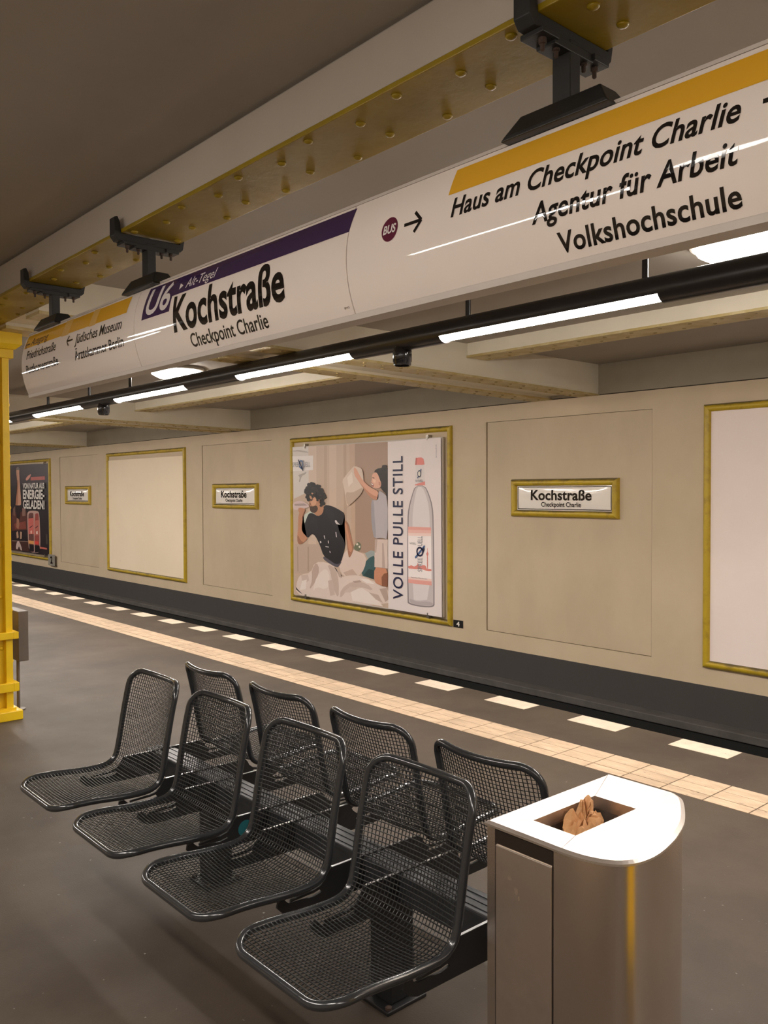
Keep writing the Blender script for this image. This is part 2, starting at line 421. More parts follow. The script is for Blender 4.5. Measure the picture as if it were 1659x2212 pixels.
# flat printed pictures: colour, outline in millimetres (x, z)
PRINT_A=[
('c4ac98',[-11296,2331,-8973,2316,-8981,-12,-11274,-19]),
('cfb8a6',[-10863,2325,-10656,2324,-10671,790,-10879,798]),
('bba28d',[-10462,2323,-10389,2324,-10403,820,-10476,817]),
('cdb5a2',[-10331,2323,-10158,2323,-10171,830,-10344,823]),
('b89d88',[-9989,2319,-9920,2320,-9918,842,-9988,839]),
('a88c7a',[-9715,2318,-8973,2313,-8982,704,-9721,748]),
('c2a58f',[-9851,2319,-9721,2318,-9721,817,-9808,830]),
('d3cac2',[-11293,2331,-10863,2327,-10861,1623,-11257,1511]),
('b5aaa2',[-11287,2278,-11120,2285,-10864,2245,-10864,2226,-11120,2261,-11287,2260]),
('a9a098',[-11156,1884,-11014,1909,-10920,1935,-10936,1899,-11046,1873,-11094,1772,-11126,1781,-11093,1855]),
('bea797',[-11258,790,-10506,815,-10510,401,-11254,312]),
('ad9583',[-11185,747,-11153,748,-11148,357,-11180,355]),
('ad9583',[-10901,760,-10861,762,-10865,376,-10905,374]),
('e4dcd8',[-11297,2189,-10739,2182,-10741,1956,-11281,1951]),
('c9d0c4',[-11052,1235,-10787,1332,-10667,1243,-10977,978]),
('3d5c5e',[-9600,409,-9527,579,-9382,690,-9274,724,-9255,362,-9410,384]),
('2c4446',[-9528,414,-9423,510,-9306,501,-9261,362,-9410,384]),
('9aa2a0',[-9500,734,-9356,783,-9227,757,-9266,721,-9435,661]),
('6d7058',[-9759,798,-9712,860,-9645,897,-9581,854,-9587,789,-9646,752,-9727,765]),
('ddd6c8',[-9704,860,-9661,874,-9645,846,-9688,835]),
('ddd6c8',[-9645,829,-9603,839,-9603,809,-9635,804]),
('d9c4b8',[-10117,551,-10003,698,-9863,792,-9727,765,-9455,702,-9509,504,-9649,383,-9894,339,-10061,397]),
('c4aa9c',[-10005,418,-9783,486,-9649,383,-9894,339]),
('dccac0',[-11242,-10,-11181,224,-11078,315,-10828,351,-10704,533,-10405,551,-10174,477,-10090,342,-9784,399,-9568,398,-9281,335,-8979,285,-8981,-12,-10770,-20]),
('bfa79b',[-10673,535,-10584,432,-10676,244,-10877,63,-10767,273,-10797,399]),
('c6b0a4',[-10405,534,-10174,460,-10105,253,-10121,14,-10234,136,-10290,363]),
('e5d6cd',[-10585,378,-10406,462,-10320,307,-10409,121,-10677,153,-10770,54,-10707,242]),
('c9b3a8',[-10063,168,-9785,313,-9463,304,-9282,201,-9623,240,-9895,183,-10093,7]),
('e6d8d0',[-9840,170,-9570,227,-9257,119,-9105,1,-9787,19]),
('b7a094',[-9180,243,-9029,272,-8985,111,-9055,72]),
('cdb8ad',[-11078,306,-10890,329,-10860,230,-11032,161]),
('e6d9d1',[-11048,215,-10922,243,-10955,93,-11113,61]),
('b49c90',[-9785,304,-9622,334,-9569,313,-9730,283]),
('cbb5aa',[-10378,267,-10262,294,-10206,68,-10322,39]),
('d0bcb1',[-10007,121,-9840,222,-9623,223,-9841,135]),
('e9ddd6',[-9622,360,-9411,359,-9281,302,-9463,304]),
('bca69b',[-10160,460,-10075,413,-10034,338,-10104,341]),
('c2ab9f',[-9412,173,-9206,158,-9105,50,-9257,86]),
('3a302e',[-11224,108,-11160,66,-11034,3,-11113,24,-11209,62]),
('a8765c',[-9965,1205,-9888,1164,-9828,1019,-9780,883,-9754,806,-9787,719,-9859,633,-9891,722,-9912,894,-9958,1066]),
('c68e70',[-9999,1170,-9921,1163,-9872,1000,-9821,864,-9781,796,-9814,726,-9874,757,-9895,930]),
('5a555e',[-10487,636,-10259,622,-10037,583,-10074,533,-10146,479,-10347,534,-10493,591]),
('221f25',[-10471,1423,-10281,1411,-10082,1352,-9950,1296,-9993,1187,-10027,1113,-10134,1157,-10090,1018,-9945,867,-9980,734,-10054,559,-10179,526,-10346,591,-10484,637,-10575,803,-10685,934,-10766,968,-10837,938,-10878,897,-10961,942,-11036,986,-10959,1136,-10906,1220,-10855,1285,-10757,1292,-10621,1240,-10502,1282]),
('27242a',[-10457,1355,-10253,1340,-10168,1201,-10141,1061,-10255,1110,-10370,1249]),
('26232a',[-10788,1241,-10667,1207,-10608,1046,-10730,987,-10883,1000]),
('d0c8c8',[-10202,1186,-10168,1201,-10123,1158,-10055,1125,-10112,1132,-10169,1139]),
('d0c8c8',[-10475,951,-10454,957,-10437,899,-10455,904]),
('d0c8c8',[-10373,875,-10355,884,-10344,837,-10364,839]),
('d0c8c8',[-10184,1015,-10161,1016,-10147,937,-10170,945]),
('d0c8c8',[-10574,857,-10544,868,-10532,841,-10562,831]),
('d0c8c8',[-10331,725,-10310,717,-10305,691,-10325,699]),
('d0c8c8',[-10432,792,-10345,787,-10350,776,-10427,779]),
('c08a6c',[-11036,986,-10878,897,-10972,831,-11089,783,-11162,808,-11167,934,-11133,1085,-11138,1252,-11051,1328,-10973,1277,-10999,1196,-11048,1087]),
('a06f54',[-11089,783,-11162,808,-11167,934,-11129,917,-11072,845,-10984,827]),
('b98567',[-10840,1532,-10754,1623,-10619,1533,-10544,1488,-10462,1394,-10493,1286,-10621,1240,-10721,1293,-10788,1301,-10830,1340,-10814,1395,-10848,1437]),
('d4a182',[-10816,1532,-10754,1587,-10664,1533,-10649,1442,-10726,1396,-10802,1423]),
('4e3a30',[-10814,1404,-10756,1390,-10650,1415,-10605,1353,-10681,1292,-10788,1301,-10824,1340]),
('2a201c',[-10816,1505,-10743,1520,-10737,1505,-10810,1492]),
('1d1918',[-10921,1532,-10929,1633,-10888,1697,-10814,1733,-10753,1747,-10647,1728,-10557,1695,-10489,1632,-10449,1552,-10461,1471,-10492,1404,-10551,1386,-10568,1470,-10619,1511,-10664,1506,-10693,1583,-10766,1614,-10840,1596,-10853,1514]),
('2e2826',[-10784,1696,-10662,1696,-10573,1623,-10633,1605,-10723,1650]),
('1a1615',[-10868,1539,-10884,1515,-10930,1515,-10949,1539,-10924,1559,-10899,1557]),
('241f1d',[-10867,1611,-10889,1585,-10945,1587,-10979,1611,-10966,1644,-10904,1642]),
('241f1d',[-10830,1680,-10849,1651,-10923,1647,-10947,1680,-10903,1713,-10866,1706]),
('1a1615',[-10852,1645,-10886,1622,-10945,1614,-10976,1646,-10941,1677,-10885,1675]),
('241f1d',[-10786,1725,-10790,1694,-10860,1689,-10900,1726,-10878,1759,-10811,1758]),
('241f1d',[-10799,1727,-10826,1711,-10845,1706,-10869,1728,-10857,1744,-10823,1744]),
('1d1918',[-10728,1747,-10747,1720,-10814,1724,-10814,1747,-10813,1771,-10749,1774]),
('241f1d',[-10704,1741,-10719,1721,-10771,1714,-10805,1742,-10761,1765,-10734,1770]),
('1d1918',[-10680,1735,-10719,1712,-10753,1705,-10786,1736,-10765,1758,-10710,1759]),
('1d1918',[-10680,1737,-10704,1712,-10759,1711,-10765,1738,-10752,1767,-10704,1765]),
('241f1d',[-10530,1704,-10554,1684,-10593,1677,-10611,1704,-10599,1722,-10554,1729]),
('1a1615',[-10593,1715,-10608,1697,-10650,1699,-10659,1715,-10641,1732,-10599,1738]),
('241f1d',[-10460,1637,-10472,1607,-10522,1612,-10540,1637,-10516,1659,-10483,1668]),
('241f1d',[-10477,1657,-10504,1634,-10525,1637,-10560,1657,-10542,1679,-10489,1675]),
('1d1918',[-10419,1591,-10443,1575,-10478,1571,-10487,1591,-10478,1614,-10442,1609]),
('241f1d',[-10396,1559,-10449,1530,-10505,1523,-10523,1559,-10496,1584,-10425,1586]),
('241f1d',[-10384,1539,-10420,1514,-10470,1509,-10484,1539,-10452,1569,-10413,1562]),
('241f1d',[-10402,1552,-10426,1528,-10484,1530,-10496,1551,-10460,1577,-10422,1573]),
('1a1615',[-10429,1445,-10450,1419,-10500,1421,-10503,1444,-10488,1462,-10441,1464]),
('1d1918',[-10453,1432,-10477,1417,-10515,1413,-10521,1431,-10497,1451,-10476,1449]),
('241f1d',[-10489,1412,-10509,1392,-10557,1391,-10572,1411,-10551,1427,-10518,1431]),
('1d1918',[-10792,1503,-10829,1474,-10869,1468,-10915,1502,-10865,1539,-10831,1534]),
('1d1918',[-10714,1632,-10729,1618,-10748,1620,-10772,1632,-10754,1643,-10735,1645]),
('1d1918',[-10794,1596,-10797,1574,-10840,1576,-10858,1596,-10834,1612,-10791,1611]),
('231d1b',[-10645,1556,-10667,1538,-10700,1536,-10712,1556,-10687,1576,-10654,1576]),
('231d1b',[-10681,1573,-10706,1556,-10745,1549,-10760,1572,-10733,1592,-10693,1594]),
('231d1b',[-10577,1494,-10601,1475,-10631,1475,-10658,1493,-10634,1515,-10613,1517]),
('1d1918',[-10592,1531,-10613,1513,-10646,1508,-10679,1531,-10651,1547,-10600,1553]),
('231d1b',[-10751,1574,-10764,1556,-10800,1556,-10834,1574,-10803,1600,-10779,1592]),
('231d1b',[-10709,1542,-10718,1525,-10758,1525,-10782,1541,-10770,1560,-10724,1562]),
('332b28',[-10708,1676,-10732,1658,-10763,1660,-10775,1676,-10753,1691,-10729,1696]),
('2c2523',[-10738,1671,-10760,1654,-10781,1658,-10799,1671,-10778,1683,-10756,1683]),
('2c2523',[-10641,1663,-10666,1640,-10702,1645,-10720,1663,-10711,1687,-10668,1681]),
('332b28',[-10584,1643,-10609,1620,-10639,1627,-10657,1643,-10638,1659,-10611,1665]),
('2c2523',[-10570,1643,-10591,1623,-10633,1623,-10638,1643,-10614,1661,-10599,1663]),
('2c2523',[-10517,1582,-10529,1573,-10543,1569,-10561,1582,-10552,1593,-10528,1593]),
('332b28',[-10496,1564,-10505,1548,-10538,1548,-10558,1564,-10531,1578,-10502,1580]),
('332b28',[-10529,1566,-10532,1553,-10561,1551,-10576,1566,-10558,1578,-10543,1580]),
('332b28',[-10645,1609,-10663,1587,-10712,1585,-10711,1609,-10711,1629,-10666,1627]),
('332b28',[-10499,1514,-10520,1499,-10541,1499,-10556,1513,-10544,1528,-10505,1532]),
('8a5f4a',[-10829,1437,-10805,1445,-10786,1430,-10811,1419]),
('2a1f1b',[-10804,1485,-10755,1492,-10749,1481,-10798,1476]),
('7a5442',[-10598,1501,-10556,1504,-10544,1465,-10580,1447]),
('d2bcb8',[-11270,1440,-11177,1471,-11050,1483,-10925,1449,-10842,1413,-10830,1382,-10979,1355,-11227,1325,-11271,1362]),
('a89490',[-11225,1428,-10972,1439,-10879,1407,-11066,1398,-11226,1400]),
('c08a6c',[-11131,1326,-11114,1373,-10957,1362,-10942,1329,-10980,1273,-11068,1257]),
('d6c2b2',[-10005,1788,-9924,1856,-9772,1966,-9718,1999,-9552,1961,-9518,1893,-9501,1698,-9560,1588,-9749,1468,-9886,1398,-9926,1519,-9961,1692]),
('c0a894',[-9939,1623,-9775,1605,-9613,1656,-9520,1690,-9560,1588,-9749,1468,-9886,1398]),
('e2d2c4',[-9883,1830,-9772,1914,-9746,1760,-9856,1692]),
('241b19',[-9282,1905,-9207,1950,-9119,1952,-9094,1976,-9031,1983,-8994,1949,-8975,1900,-8977,1540,-8997,1483,-9016,1589,-9096,1638,-9166,1721,-9200,1854]),
('d8a288',[-9731,1982,-9664,1955,-9624,1895,-9532,1792,-9376,1689,-9166,1622,-9177,1503,-9274,1509,-9371,1547,-9507,1665,-9633,1784,-9719,1862]),
('c08a70',[-9633,1784,-9506,1690,-9351,1589,-9177,1539,-9177,1503,-9274,1509,-9371,1547,-9507,1665]),
('dba890',[-9318,1864,-9259,1897,-9200,1887,-9145,1787,-9115,1737,-9133,1680,-9222,1667,-9311,1684,-9342,1736,-9318,1806]),
('9a4a46',[-9336,1759,-9278,1722,-9288,1689,-9329,1709]),
('f0e8e4',[-9329,1746,-9288,1722,-9298,1709,-9329,1726]),
('3a2622',[-9310,1826,-9267,1819,-9267,1809,-9310,1816]),
('c98e76',[-9176,1763,-9125,1754,-9131,1705,-9171,1713]),
('e6bda6',[-9298,1797,-9234,1788,-9242,1747,-9293,1756]),
('241b19',[-9024,1983,-9041,1970,-9061,1965,-9074,1984,-9064,1998,-9034,1994]),
('2e2320',[-9049,1978,-9061,1959,-9086,1961,-9106,1980,-9086,1996,-9051,1991]),
('241b19',[-8989,1975,-9009,1956,-9034,1958,-9059,1977,-9041,1996,-9004,1995]),
('2e2320',[-8994,1975,-9002,1959,-9051,1957,-9056,1977,-9036,1996,-9004,1992]),
('241b19',[-8958,1912,-8980,1893,-9005,1889,-9022,1914,-9007,1933,-8970,1934]),
('2e2320',[-8958,1932,-8982,1915,-9017,1910,-9022,1933,-9009,1953,-8965,1953]),
('2e2320',[-9010,1891,-9022,1879,-9035,1878,-9044,1891,-9034,1901,-9015,1904]),
('2e2320',[-8953,1901,-8973,1878,-9000,1881,-9019,1902,-9002,1922,-8975,1921]),
('241b19',[-9019,1907,-9037,1893,-9054,1891,-9072,1908,-9054,1926,-9037,1925]),
('241b19',[-8994,1658,-8996,1651,-9009,1650,-9016,1658,-9008,1665,-8996,1666]),
('241b19',[-8989,1671,-8994,1663,-9013,1663,-9021,1671,-9013,1679,-8996,1679]),
('241b19',[-8982,1566,-8987,1558,-9012,1555,-9016,1566,-9006,1576,-8984,1576]),
('241b19',[-9000,1492,-9002,1483,-9022,1481,-9034,1492,-9022,1502,-9004,1504]),
('241b19',[-8991,1661,-8996,1651,-9011,1655,-9018,1661,-9008,1671,-8994,1669]),
('b8b0b4',[-9176,1635,-9096,1622,-8977,1540,-8980,953,-9087,971,-9277,955,-9318,1104,-9337,1254,-9336,1502,-9177,1498]),
('a09aa0',[-9336,1502,-9274,1502,-9263,1256,-9226,990,-9277,955,-9318,1104,-9337,1254]),
('d4c0b6',[-9257,947,-8980,953,-8983,544,-9127,550,-9270,550]),
('b8a298',[-9100,896,-9070,897,-9040,552,-9102,551]),
('bfa99e',[-9257,947,-9201,949,-9227,757,-9263,755]),
('c98c6e',[-9270,547,-9127,546,-8990,544,-8984,293,-9129,294,-9281,332]),
('8a5a44',[-9116,415,-9065,468,-8983,490,-8984,293,-9109,292]),
('e2d6d4',[-8973,2316,-7932,2323,-7917,-22,-8973,-14]),
('8c8284',[-8419,1704,-8228,1702,-8149,1590,-8083,1436,-8064,1251,-8048,138,-8070,101,-8181,81,-8384,76,-8547,89,-8584,117,-8577,1239,-8555,1399,-8494,1558]),
('c8bebe',[-8405,1697,-8242,1696,-8169,1590,-8105,1436,-8086,1250,-8069,143,-8092,115,-8181,98,-8384,95,-8528,106,-8560,132,-8553,1239,-8531,1399,-8475,1558]),
('ddd4d4',[-8378,1684,-8276,1684,-8209,1575,-8154,1420,-8137,1218,-8131,192,-8384,152,-8476,167,-8476,1209,-8459,1400,-8420,1558]),
('b8adae',[-8546,177,-8384,136,-8180,164,-8080,150,-8092,121,-8180,103,-8384,100,-8528,110]),
('dcd2d0',[-8409,1981,-8250,1980,-8224,1712,-8421,1705]),
('d9867c',[-8421,1719,-8228,1758,-8226,1705,-8421,1705]),
('dd8078',[-8404,2078,-8258,2078,-8245,1996,-8232,1977,-8418,1981,-8409,2000]),
('c46a64',[-8404,2078,-8376,2077,-8381,1980,-8418,1981,-8409,2000]),
('f0e6e4',[-8561,1146,-8115,1149,-8104,381,-8559,379]),
('e2a298',[-8561,1146,-8115,1149,-8113,1110,-8561,1106]),
('e8b8ae',[-8561,1106,-8113,1110,-8113,1071,-8561,1063]),
('eed0c8',[-8561,1063,-8113,1071,-8113,1033,-8561,1023]),
('eed0c8',[-8559,464,-8108,466,-8106,435,-8559,432]),
('e2a298',[-8559,432,-8106,435,-8104,381,-8559,379]),
('dd8a80',[-8558,613,-8521,610,-8509,627,-8474,618,-8440,608,-8382,627,-8368,676,-8355,626,-8291,625,-8291,641,-8219,641,-8212,599,-8156,598,-8108,598,-8108,570,-8201,568,-8291,586,-8405,578,-8498,578,-8558,576]),
('dd8a80',[-8192,593,-8187,765,-8200,779,-8205,803,-8187,819,-8184,877,-8178,877,-8178,820,-8162,805,-8165,781,-8178,765,-8170,594]),
]
PRINT_B=[
('2a2226',[-25777,2372,-22012,2349,-22008,-3,-25890,1]),
('3a2e34',[-25777,2372,-22012,2349,-22011,1878,-25806,1757]),
('5c3630',[-24829,1055,-23621,1105,-23600,610,-24852,538]),
('84453a',[-24639,742,-23717,840,-23683,636,-24556,594]),
('4a2e2a',[-24865,264,-23446,295,-23415,35,-24877,5]),
('8c7064',[-24864,280,-23529,306,-23530,284,-24865,257]),
('7a5a50',[-24711,1163,-24527,1241,-24540,955,-24696,982]),
('8c6a60',[-23959,1188,-23703,1177,-23711,987,-23968,967]),
('d09c80',[-24406,2168,-24370,2280,-24258,2314,-24138,2252,-24160,2046,-24039,1335,-24064,1261,-24504,1256,-24337,1720,-24353,1959]),
('b47a60',[-24326,1959,-24231,1928,-24304,1266,-24504,1256,-24337,1720]),
('6a6a64',[-24394,2228,-24257,2322,-24120,2267,-24196,2224]),
('2c1c1c',[-24437,1257,-24051,1261,-24145,889,-24253,916,-24324,810,-24451,957]),
('a8765e',[-24408,913,-24255,886,-24195,739,-24289,602,-24464,657]),
('b8947c',[-24471,506,-24335,556,-24277,379,-24433,343]),
('b8947c',[-24160,547,-24008,537,-24038,359,-24169,338]),
('c8b0a8',[-24535,68,-24437,252,-24281,289,-24111,177,-24000,35,-24139,35,-24265,155,-24381,30]),
('b86058',[-23270,2019,-22235,2026,-22227,1935,-23274,1930]),
('d49080',[-23669,1966,-23540,2037,-23287,2098,-23226,2083,-23375,1977,-23586,1921]),
('b8988e',[-23583,1019,-23517,1093,-23328,1132,-22799,1133,-22662,1079,-22620,642,-22614,303,-22662,103,-22844,22,-23374,23,-23534,189]),
('6c4440',[-23499,1006,-23413,1065,-23165,1077,-23085,1043,-23106,37,-23373,37,-23471,178]),
('9a4a44',[-23024,1044,-22761,1077,-22704,1021,-22682,272,-22742,70,-23045,26]),
('c86860',[-23503,918,-23081,942,-23091,512,-23500,497]),
('b8685c',[-23027,872,-22681,895,-22681,498,-23035,485]),
('30242a',[-23409,681,-23179,746,-23172,725,-23389,660]),
('30242a',[-22978,687,-22775,750,-22768,728,-22959,665]),
('e0b0a0',[-23350,589,-23226,608,-23229,521,-23332,517]),
('e8d0c8',[-22921,589,-22800,608,-22804,522,-22904,518]),
('d8985c',[-23507,336,-23094,332,-23093,246,-23498,249]),
('d84840',[-23041,334,-22743,337,-22739,258,-23036,256]),
('1e1a1e',[-23449,222,-23094,224,-23093,52,-23435,49]),
('1e1a1e',[-23037,227,-22676,229,-22643,75,-23025,27]),
('c86c5c',[-22646,203,-22153,191,-22142,154,-22640,153]),
('4a423c',[-22215,544,-22082,542,-22073,285,-22206,293]),
]
# ------------------------------------------------------------------ setting
XA, XB = -46.0, 14.0          # ends of the built stretch of the station
YC = 1.83                     # centre line of the platform: columns, bench, sign
MOD = 7.075                   # wall module
ZC = 3.02                     # ceiling
ym = lambda y: 2 * YC - y     # the other half of the station mirrors this one

fl = MB().box(XA, XB, ym(5.19), 5.19, -1.05, 0).build('floor', 'asphalt')
struct(fl, 'dark grey-brown asphalt island platform floor', 'floor')

def tile_mesh(name, x, y0, y1, m):
    return MB().box(0, x, y0, y1, -0.004, 0.003).mesh(name, m)
rows = ((4.228, 4.313), (4.319, 4.430), (4.433, 4.548))
kinds = {(r, k): tile_mesh('paving_tile', 0.2425, rows[r][0], rows[r][1], k) for r in range(3) for k in ('tile', 'tile_b')}
rt_ = random.Random(3)
n_tiles = 0
for i in range(-3, 62):
    for r in range(3):
        if n_tiles >= 190: break
        link_mesh('paving_tile', kinds[(r, 'tile_b' if rt_.random() < 0.35 else 'tile')], fl, (-1.527 - 0.25 * i, 0, 0))
        n_tiles += 1
rest = MB()
xe = -1.527 - 0.25 * 60
for i in range(115):
    for r in rows:
        rest.box(xe - 0.25 * i - 0.0075, xe - 0.25 * i - 0.25, r[0], r[1], -0.004, 0.003)
for i in range(60):
    for r in rows: rest.box(-0.527 + 0.25 * i, -0.527 + 0.25 * i + 0.2425, r[0], r[1], -0.004, 0.003)
for i in range(235):          # the same strip along the other platform edge
    for r in rows: rest.box(XB - 0.25 * (i + 1), XB - 0.25 * i - 0.0075, ym(r[1]), ym(r[0]), -0.004, 0.003)
tag(rest.build('distant_paving_tiles', 'tile', fl), kind='stuff')
mk = MB().box(0, 0.40, 4.992, 5.178, -0.004, 0.002).mesh('edge_marking', 'white_mark')
for i in range(-3, 40):
    link_mesh('edge_marking', mk, fl, (-2.932 - 0.7945 * i, 0, 0))
mk2 = MB().box(0, 0.40, ym(5.178), ym(4.992), -0.004, 0.002).mesh('edge_marking', 'white_mark')
for i in range(-3, 12):
    link_mesh('edge_marking', mk2, fl, (-2.932 - 0.7945 * i, 0, 0))
# worn gum spots and litter crumbs on the asphalt
gum = MB()
rg = random.Random(11)
for i in range(70):
    gx, gy = rg.uniform(-7, -0.4), rg.uniform(-0.3, 4.1)
    r0 = rg.uniform(0.002, 0.006)
    n = rg.randint(5, 8)
    gum.prism([(gx + r0 * rg.uniform(.5, 1.6) * math.cos(6.283 * k / n), gy + r0 * rg.uniform(.5, 1.2) * math.sin(6.283 * k / n)) for k in range(n)], 0.0, 0.0015, lambda u, v, w: (u, v, w))
tag(gum.build('litter_crumbs', 'tag_grey', fl), kind='stuff')

# track trough on the photographed side and on the other side
for s, nm in ((1, 'floor_track'), (-1, 'floor_track_opposite')):
    y0, y1 = (5.19, 8.1) if s > 0 else (ym(8.1), ym(5.19))
    o = MB().box(XA, XB, y0, y1, -1.15, -1.05).build(nm, 'ballast')
    struct(o, 'dark sunken track bed between platform edge and ' + ('poster wall' if s > 0 else 'opposite wall'), 'track bed')
    for yy in (5.9, 7.34):
        y = yy if s > 0 else ym(yy)
        MB().prism([(-.06, 0), (.06, 0), (.06, .012), (.012, .03), (.012, .1), (.035, .115), (.035, .14), (-.035, .14), (-.035, .115), (-.012, .1), (-.012, .03), (-.06, .012)], XA, XB, lambda u, v, w, y=y: (w, y + u, -1.05 + v)).build('rail', 'steel_rail', o)

# far wall with sunken panels ----------------------------------------------
YW = 8.0
panels = [(-7.205 - MOD * k, -4.895 - MOD * k) for k in range(-1, 4)]
PZ0, PZ1 = -0.112, 2.48
wm = MB()
wm.box(XA, XB, YW, 8.3, -0.31, PZ0)
wm.box(XA, XB, YW, 8.3, PZ1, 2.675)
edges = [XA] + [e for p in sorted(panels) for e in p] + [XB]
for i in range(0, len(edges), 2):
    wm.box(edges[i], edges[i + 1], YW, 8.3, PZ0, PZ1)
wall = wm.build('wall_back', 'wall')
struct(wall, 'beige rendered wall across the track with sunken panels', 'wall')
MB().box(XA, XB, YW + 0.03, 8.28, PZ0, PZ1).build('joint_backing', 'gap', wall)
for a, b in panels:
    MB().box(a + 0.017, b - 0.005, YW + 0.005, YW + 0.06, PZ0 + 0.006, PZ1 - 0.004).build('wall_panel', 'panel', wall, bevel=0.002)
MB().box(XA, XB, YW - 0.012, 8.3, -0.66, -0.31).build('dado', 'dado', wall)
MB().box(XA, XB, 7.80, 8.3, -0.74, -0.66).build('ledge', 'ledge', wall, bevel=0.01)
MB().box(XA, XB, 7.82, 8.3, -1.05, -0.74).build('ledge_riser', 'pit', wall)
MB().box(XA, XB, YW + 0.035, 8.3, 2.69, ZC).build('frieze', 'frieze', wall)
MB().box(XA, XB, YW + 0.05, 8.3, 2.675, 2.69).build('frieze_joint', 'gap', wall)

wo = MB().box(XA, XB, ym(8.3), ym(8.0), -0.31, ZC).build('wall_front', 'wall')
struct(wo, 'beige rendered wall across the opposite track', 'wall')
MB().box(XA, XB, ym(8.3), ym(7.98), -1.05, -0.31).build('dado', 'dado', wo)
struct(box('wall_left', 'wall', (XA - 0.3, XA, ym(8.3), 8.3, -1.15, ZC + 0.2)), 'end wall of the station beyond the column', 'wall')
struct(box('wall_right', 'wall', (XB, XB + 0.3, ym(8.3), 8.3, -1.15, ZC + 0.2)), 'end wall of the station behind the camera', 'wall')
struct(box('ceiling', 'ceiling', (XA, XB, ym(8.3), 8.3, ZC, ZC + 0.2)), 'plain dim off-white station ceiling', 'ceiling')

# riveted main girder over the columns ----------------------------------------
BZ = 2.815
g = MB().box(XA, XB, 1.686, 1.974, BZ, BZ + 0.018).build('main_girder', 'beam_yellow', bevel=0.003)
struct(g, 'long yellow riveted steel girder above the hanging sign', 'girder')
MB().box(XA, XB, 1.702, 1.958, BZ + 0.018, ZC - 0.014).build('girder_web', 'girder_face', g)
MB().box(XA, XB, 1.716, 1.944, ZC - 0.014, ZC).build('girder_seam', 'ceiling', g)
def dome(r, h, n=12):
    return [(r, 0)] + [(r * math.cos(a), -h * math.sin(a)) for a in (0.45, 0.85, 1.2)] + [(r * 0.12, -h)]
rv = MB().lathe(dome(0.0165, 0.0105), 14).mesh('rivet', 'beam_yellow', smooth='all')
k = 0
xx = -1.246 + 0.22 * 5
while xx > -13.0:
    idx = round((-1.246 - xx) / 0.22)
    for y in ((1.768, 1.893) if idx % 2 == 0 else (1.724, 1.938)):
        link_mesh('rivet', rv, g, (xx, y, BZ))
    xx -= 0.22

# cross girders from the main girder to the walls -------------------------------
def zb(y): return 2.675 + (8.0 - y) * 0.0175
def cross_girder(xr, s, label):
    f = (lambda y: y) if s > 0 else ym
    def P(x0, x1, dz0, dz1, m, nm, parent, ya=1.974, yb=8.05, top=None):
        a, b = f(ya), f(yb)
        o = MB().add([(x0, a, zb(ya) + dz0), (x1, a, zb(ya) + dz0), (x1, b, zb(yb) + dz0), (x0, b, zb(yb) + dz0),
                      (x0, a, top or zb(ya) + dz1), (x1, a, top or zb(ya) + dz1), (x1, b, top or zb(yb) + dz1), (x0, b, top or zb(yb) + dz1)],
                     [(0, 3, 2, 1), (4, 5, 6, 7), (0, 1, 5, 4), (1, 2, 6, 5), (2, 3, 7, 6), (3, 0, 4, 7)]).build(nm, m, parent)
        return o
    body = P(xr - 0.885, xr - 0.004, 0.045, 0, 'ceil_cream', 'cross_girder', None, top=ZC)
    struct(body, label, 'girder')
    P(xr - 0.245, xr, 0, 0.02, 'flange', 'flange', body)
    P(xr - 0.89, xr - 0.645, 0, 0.02, 'flange', 'flange', body)
    P(xr - 0.24, xr - 0.006, 0.02, 0.06, 'ceil_cream', 'flange_haunch', body)
    P(xr - 0.885, xr - 0.65, 0.02, 0.06, 'ceil_cream', 'flange_haunch', body)
    rr = MB()
    y = 2.2
    i = 0
    while y < 7.95:
        for x0 in (xr - 0.245, xr - 0.89):
            rr.lathe(dome(0.017, 0.009), 8, (x0 + (0.06 if i % 2 else 0.19), f(y), zb(y)))
        y += 0.105
        i += 1
    tag(rr.build('rivets', 'rivet_ochre', body, smooth='all'), kind='stuff')
names = ['cream cross girder with riveted ochre flanges behind the camera', 'nearest cream cross girder with two riveted ochre flanges over the track',
         'second cream cross girder with riveted ochre flanges over the track', 'third cream cross girder with riveted flanges beside the column', 'far cream cross girder with riveted flanges behind the column', 'farthest cream cross girder hidden behind the column']
xs = [-5.58 - MOD * k for k in range(-1, 5)]
for x, n in zip(xs, names):
    cross_girder(x, 1, n)
    cross_girder(x, -1, n.replace('over the track', 'over the opposite track').replace('beside', 'opposite').replace('behind the', 'on the opposite side of the'))
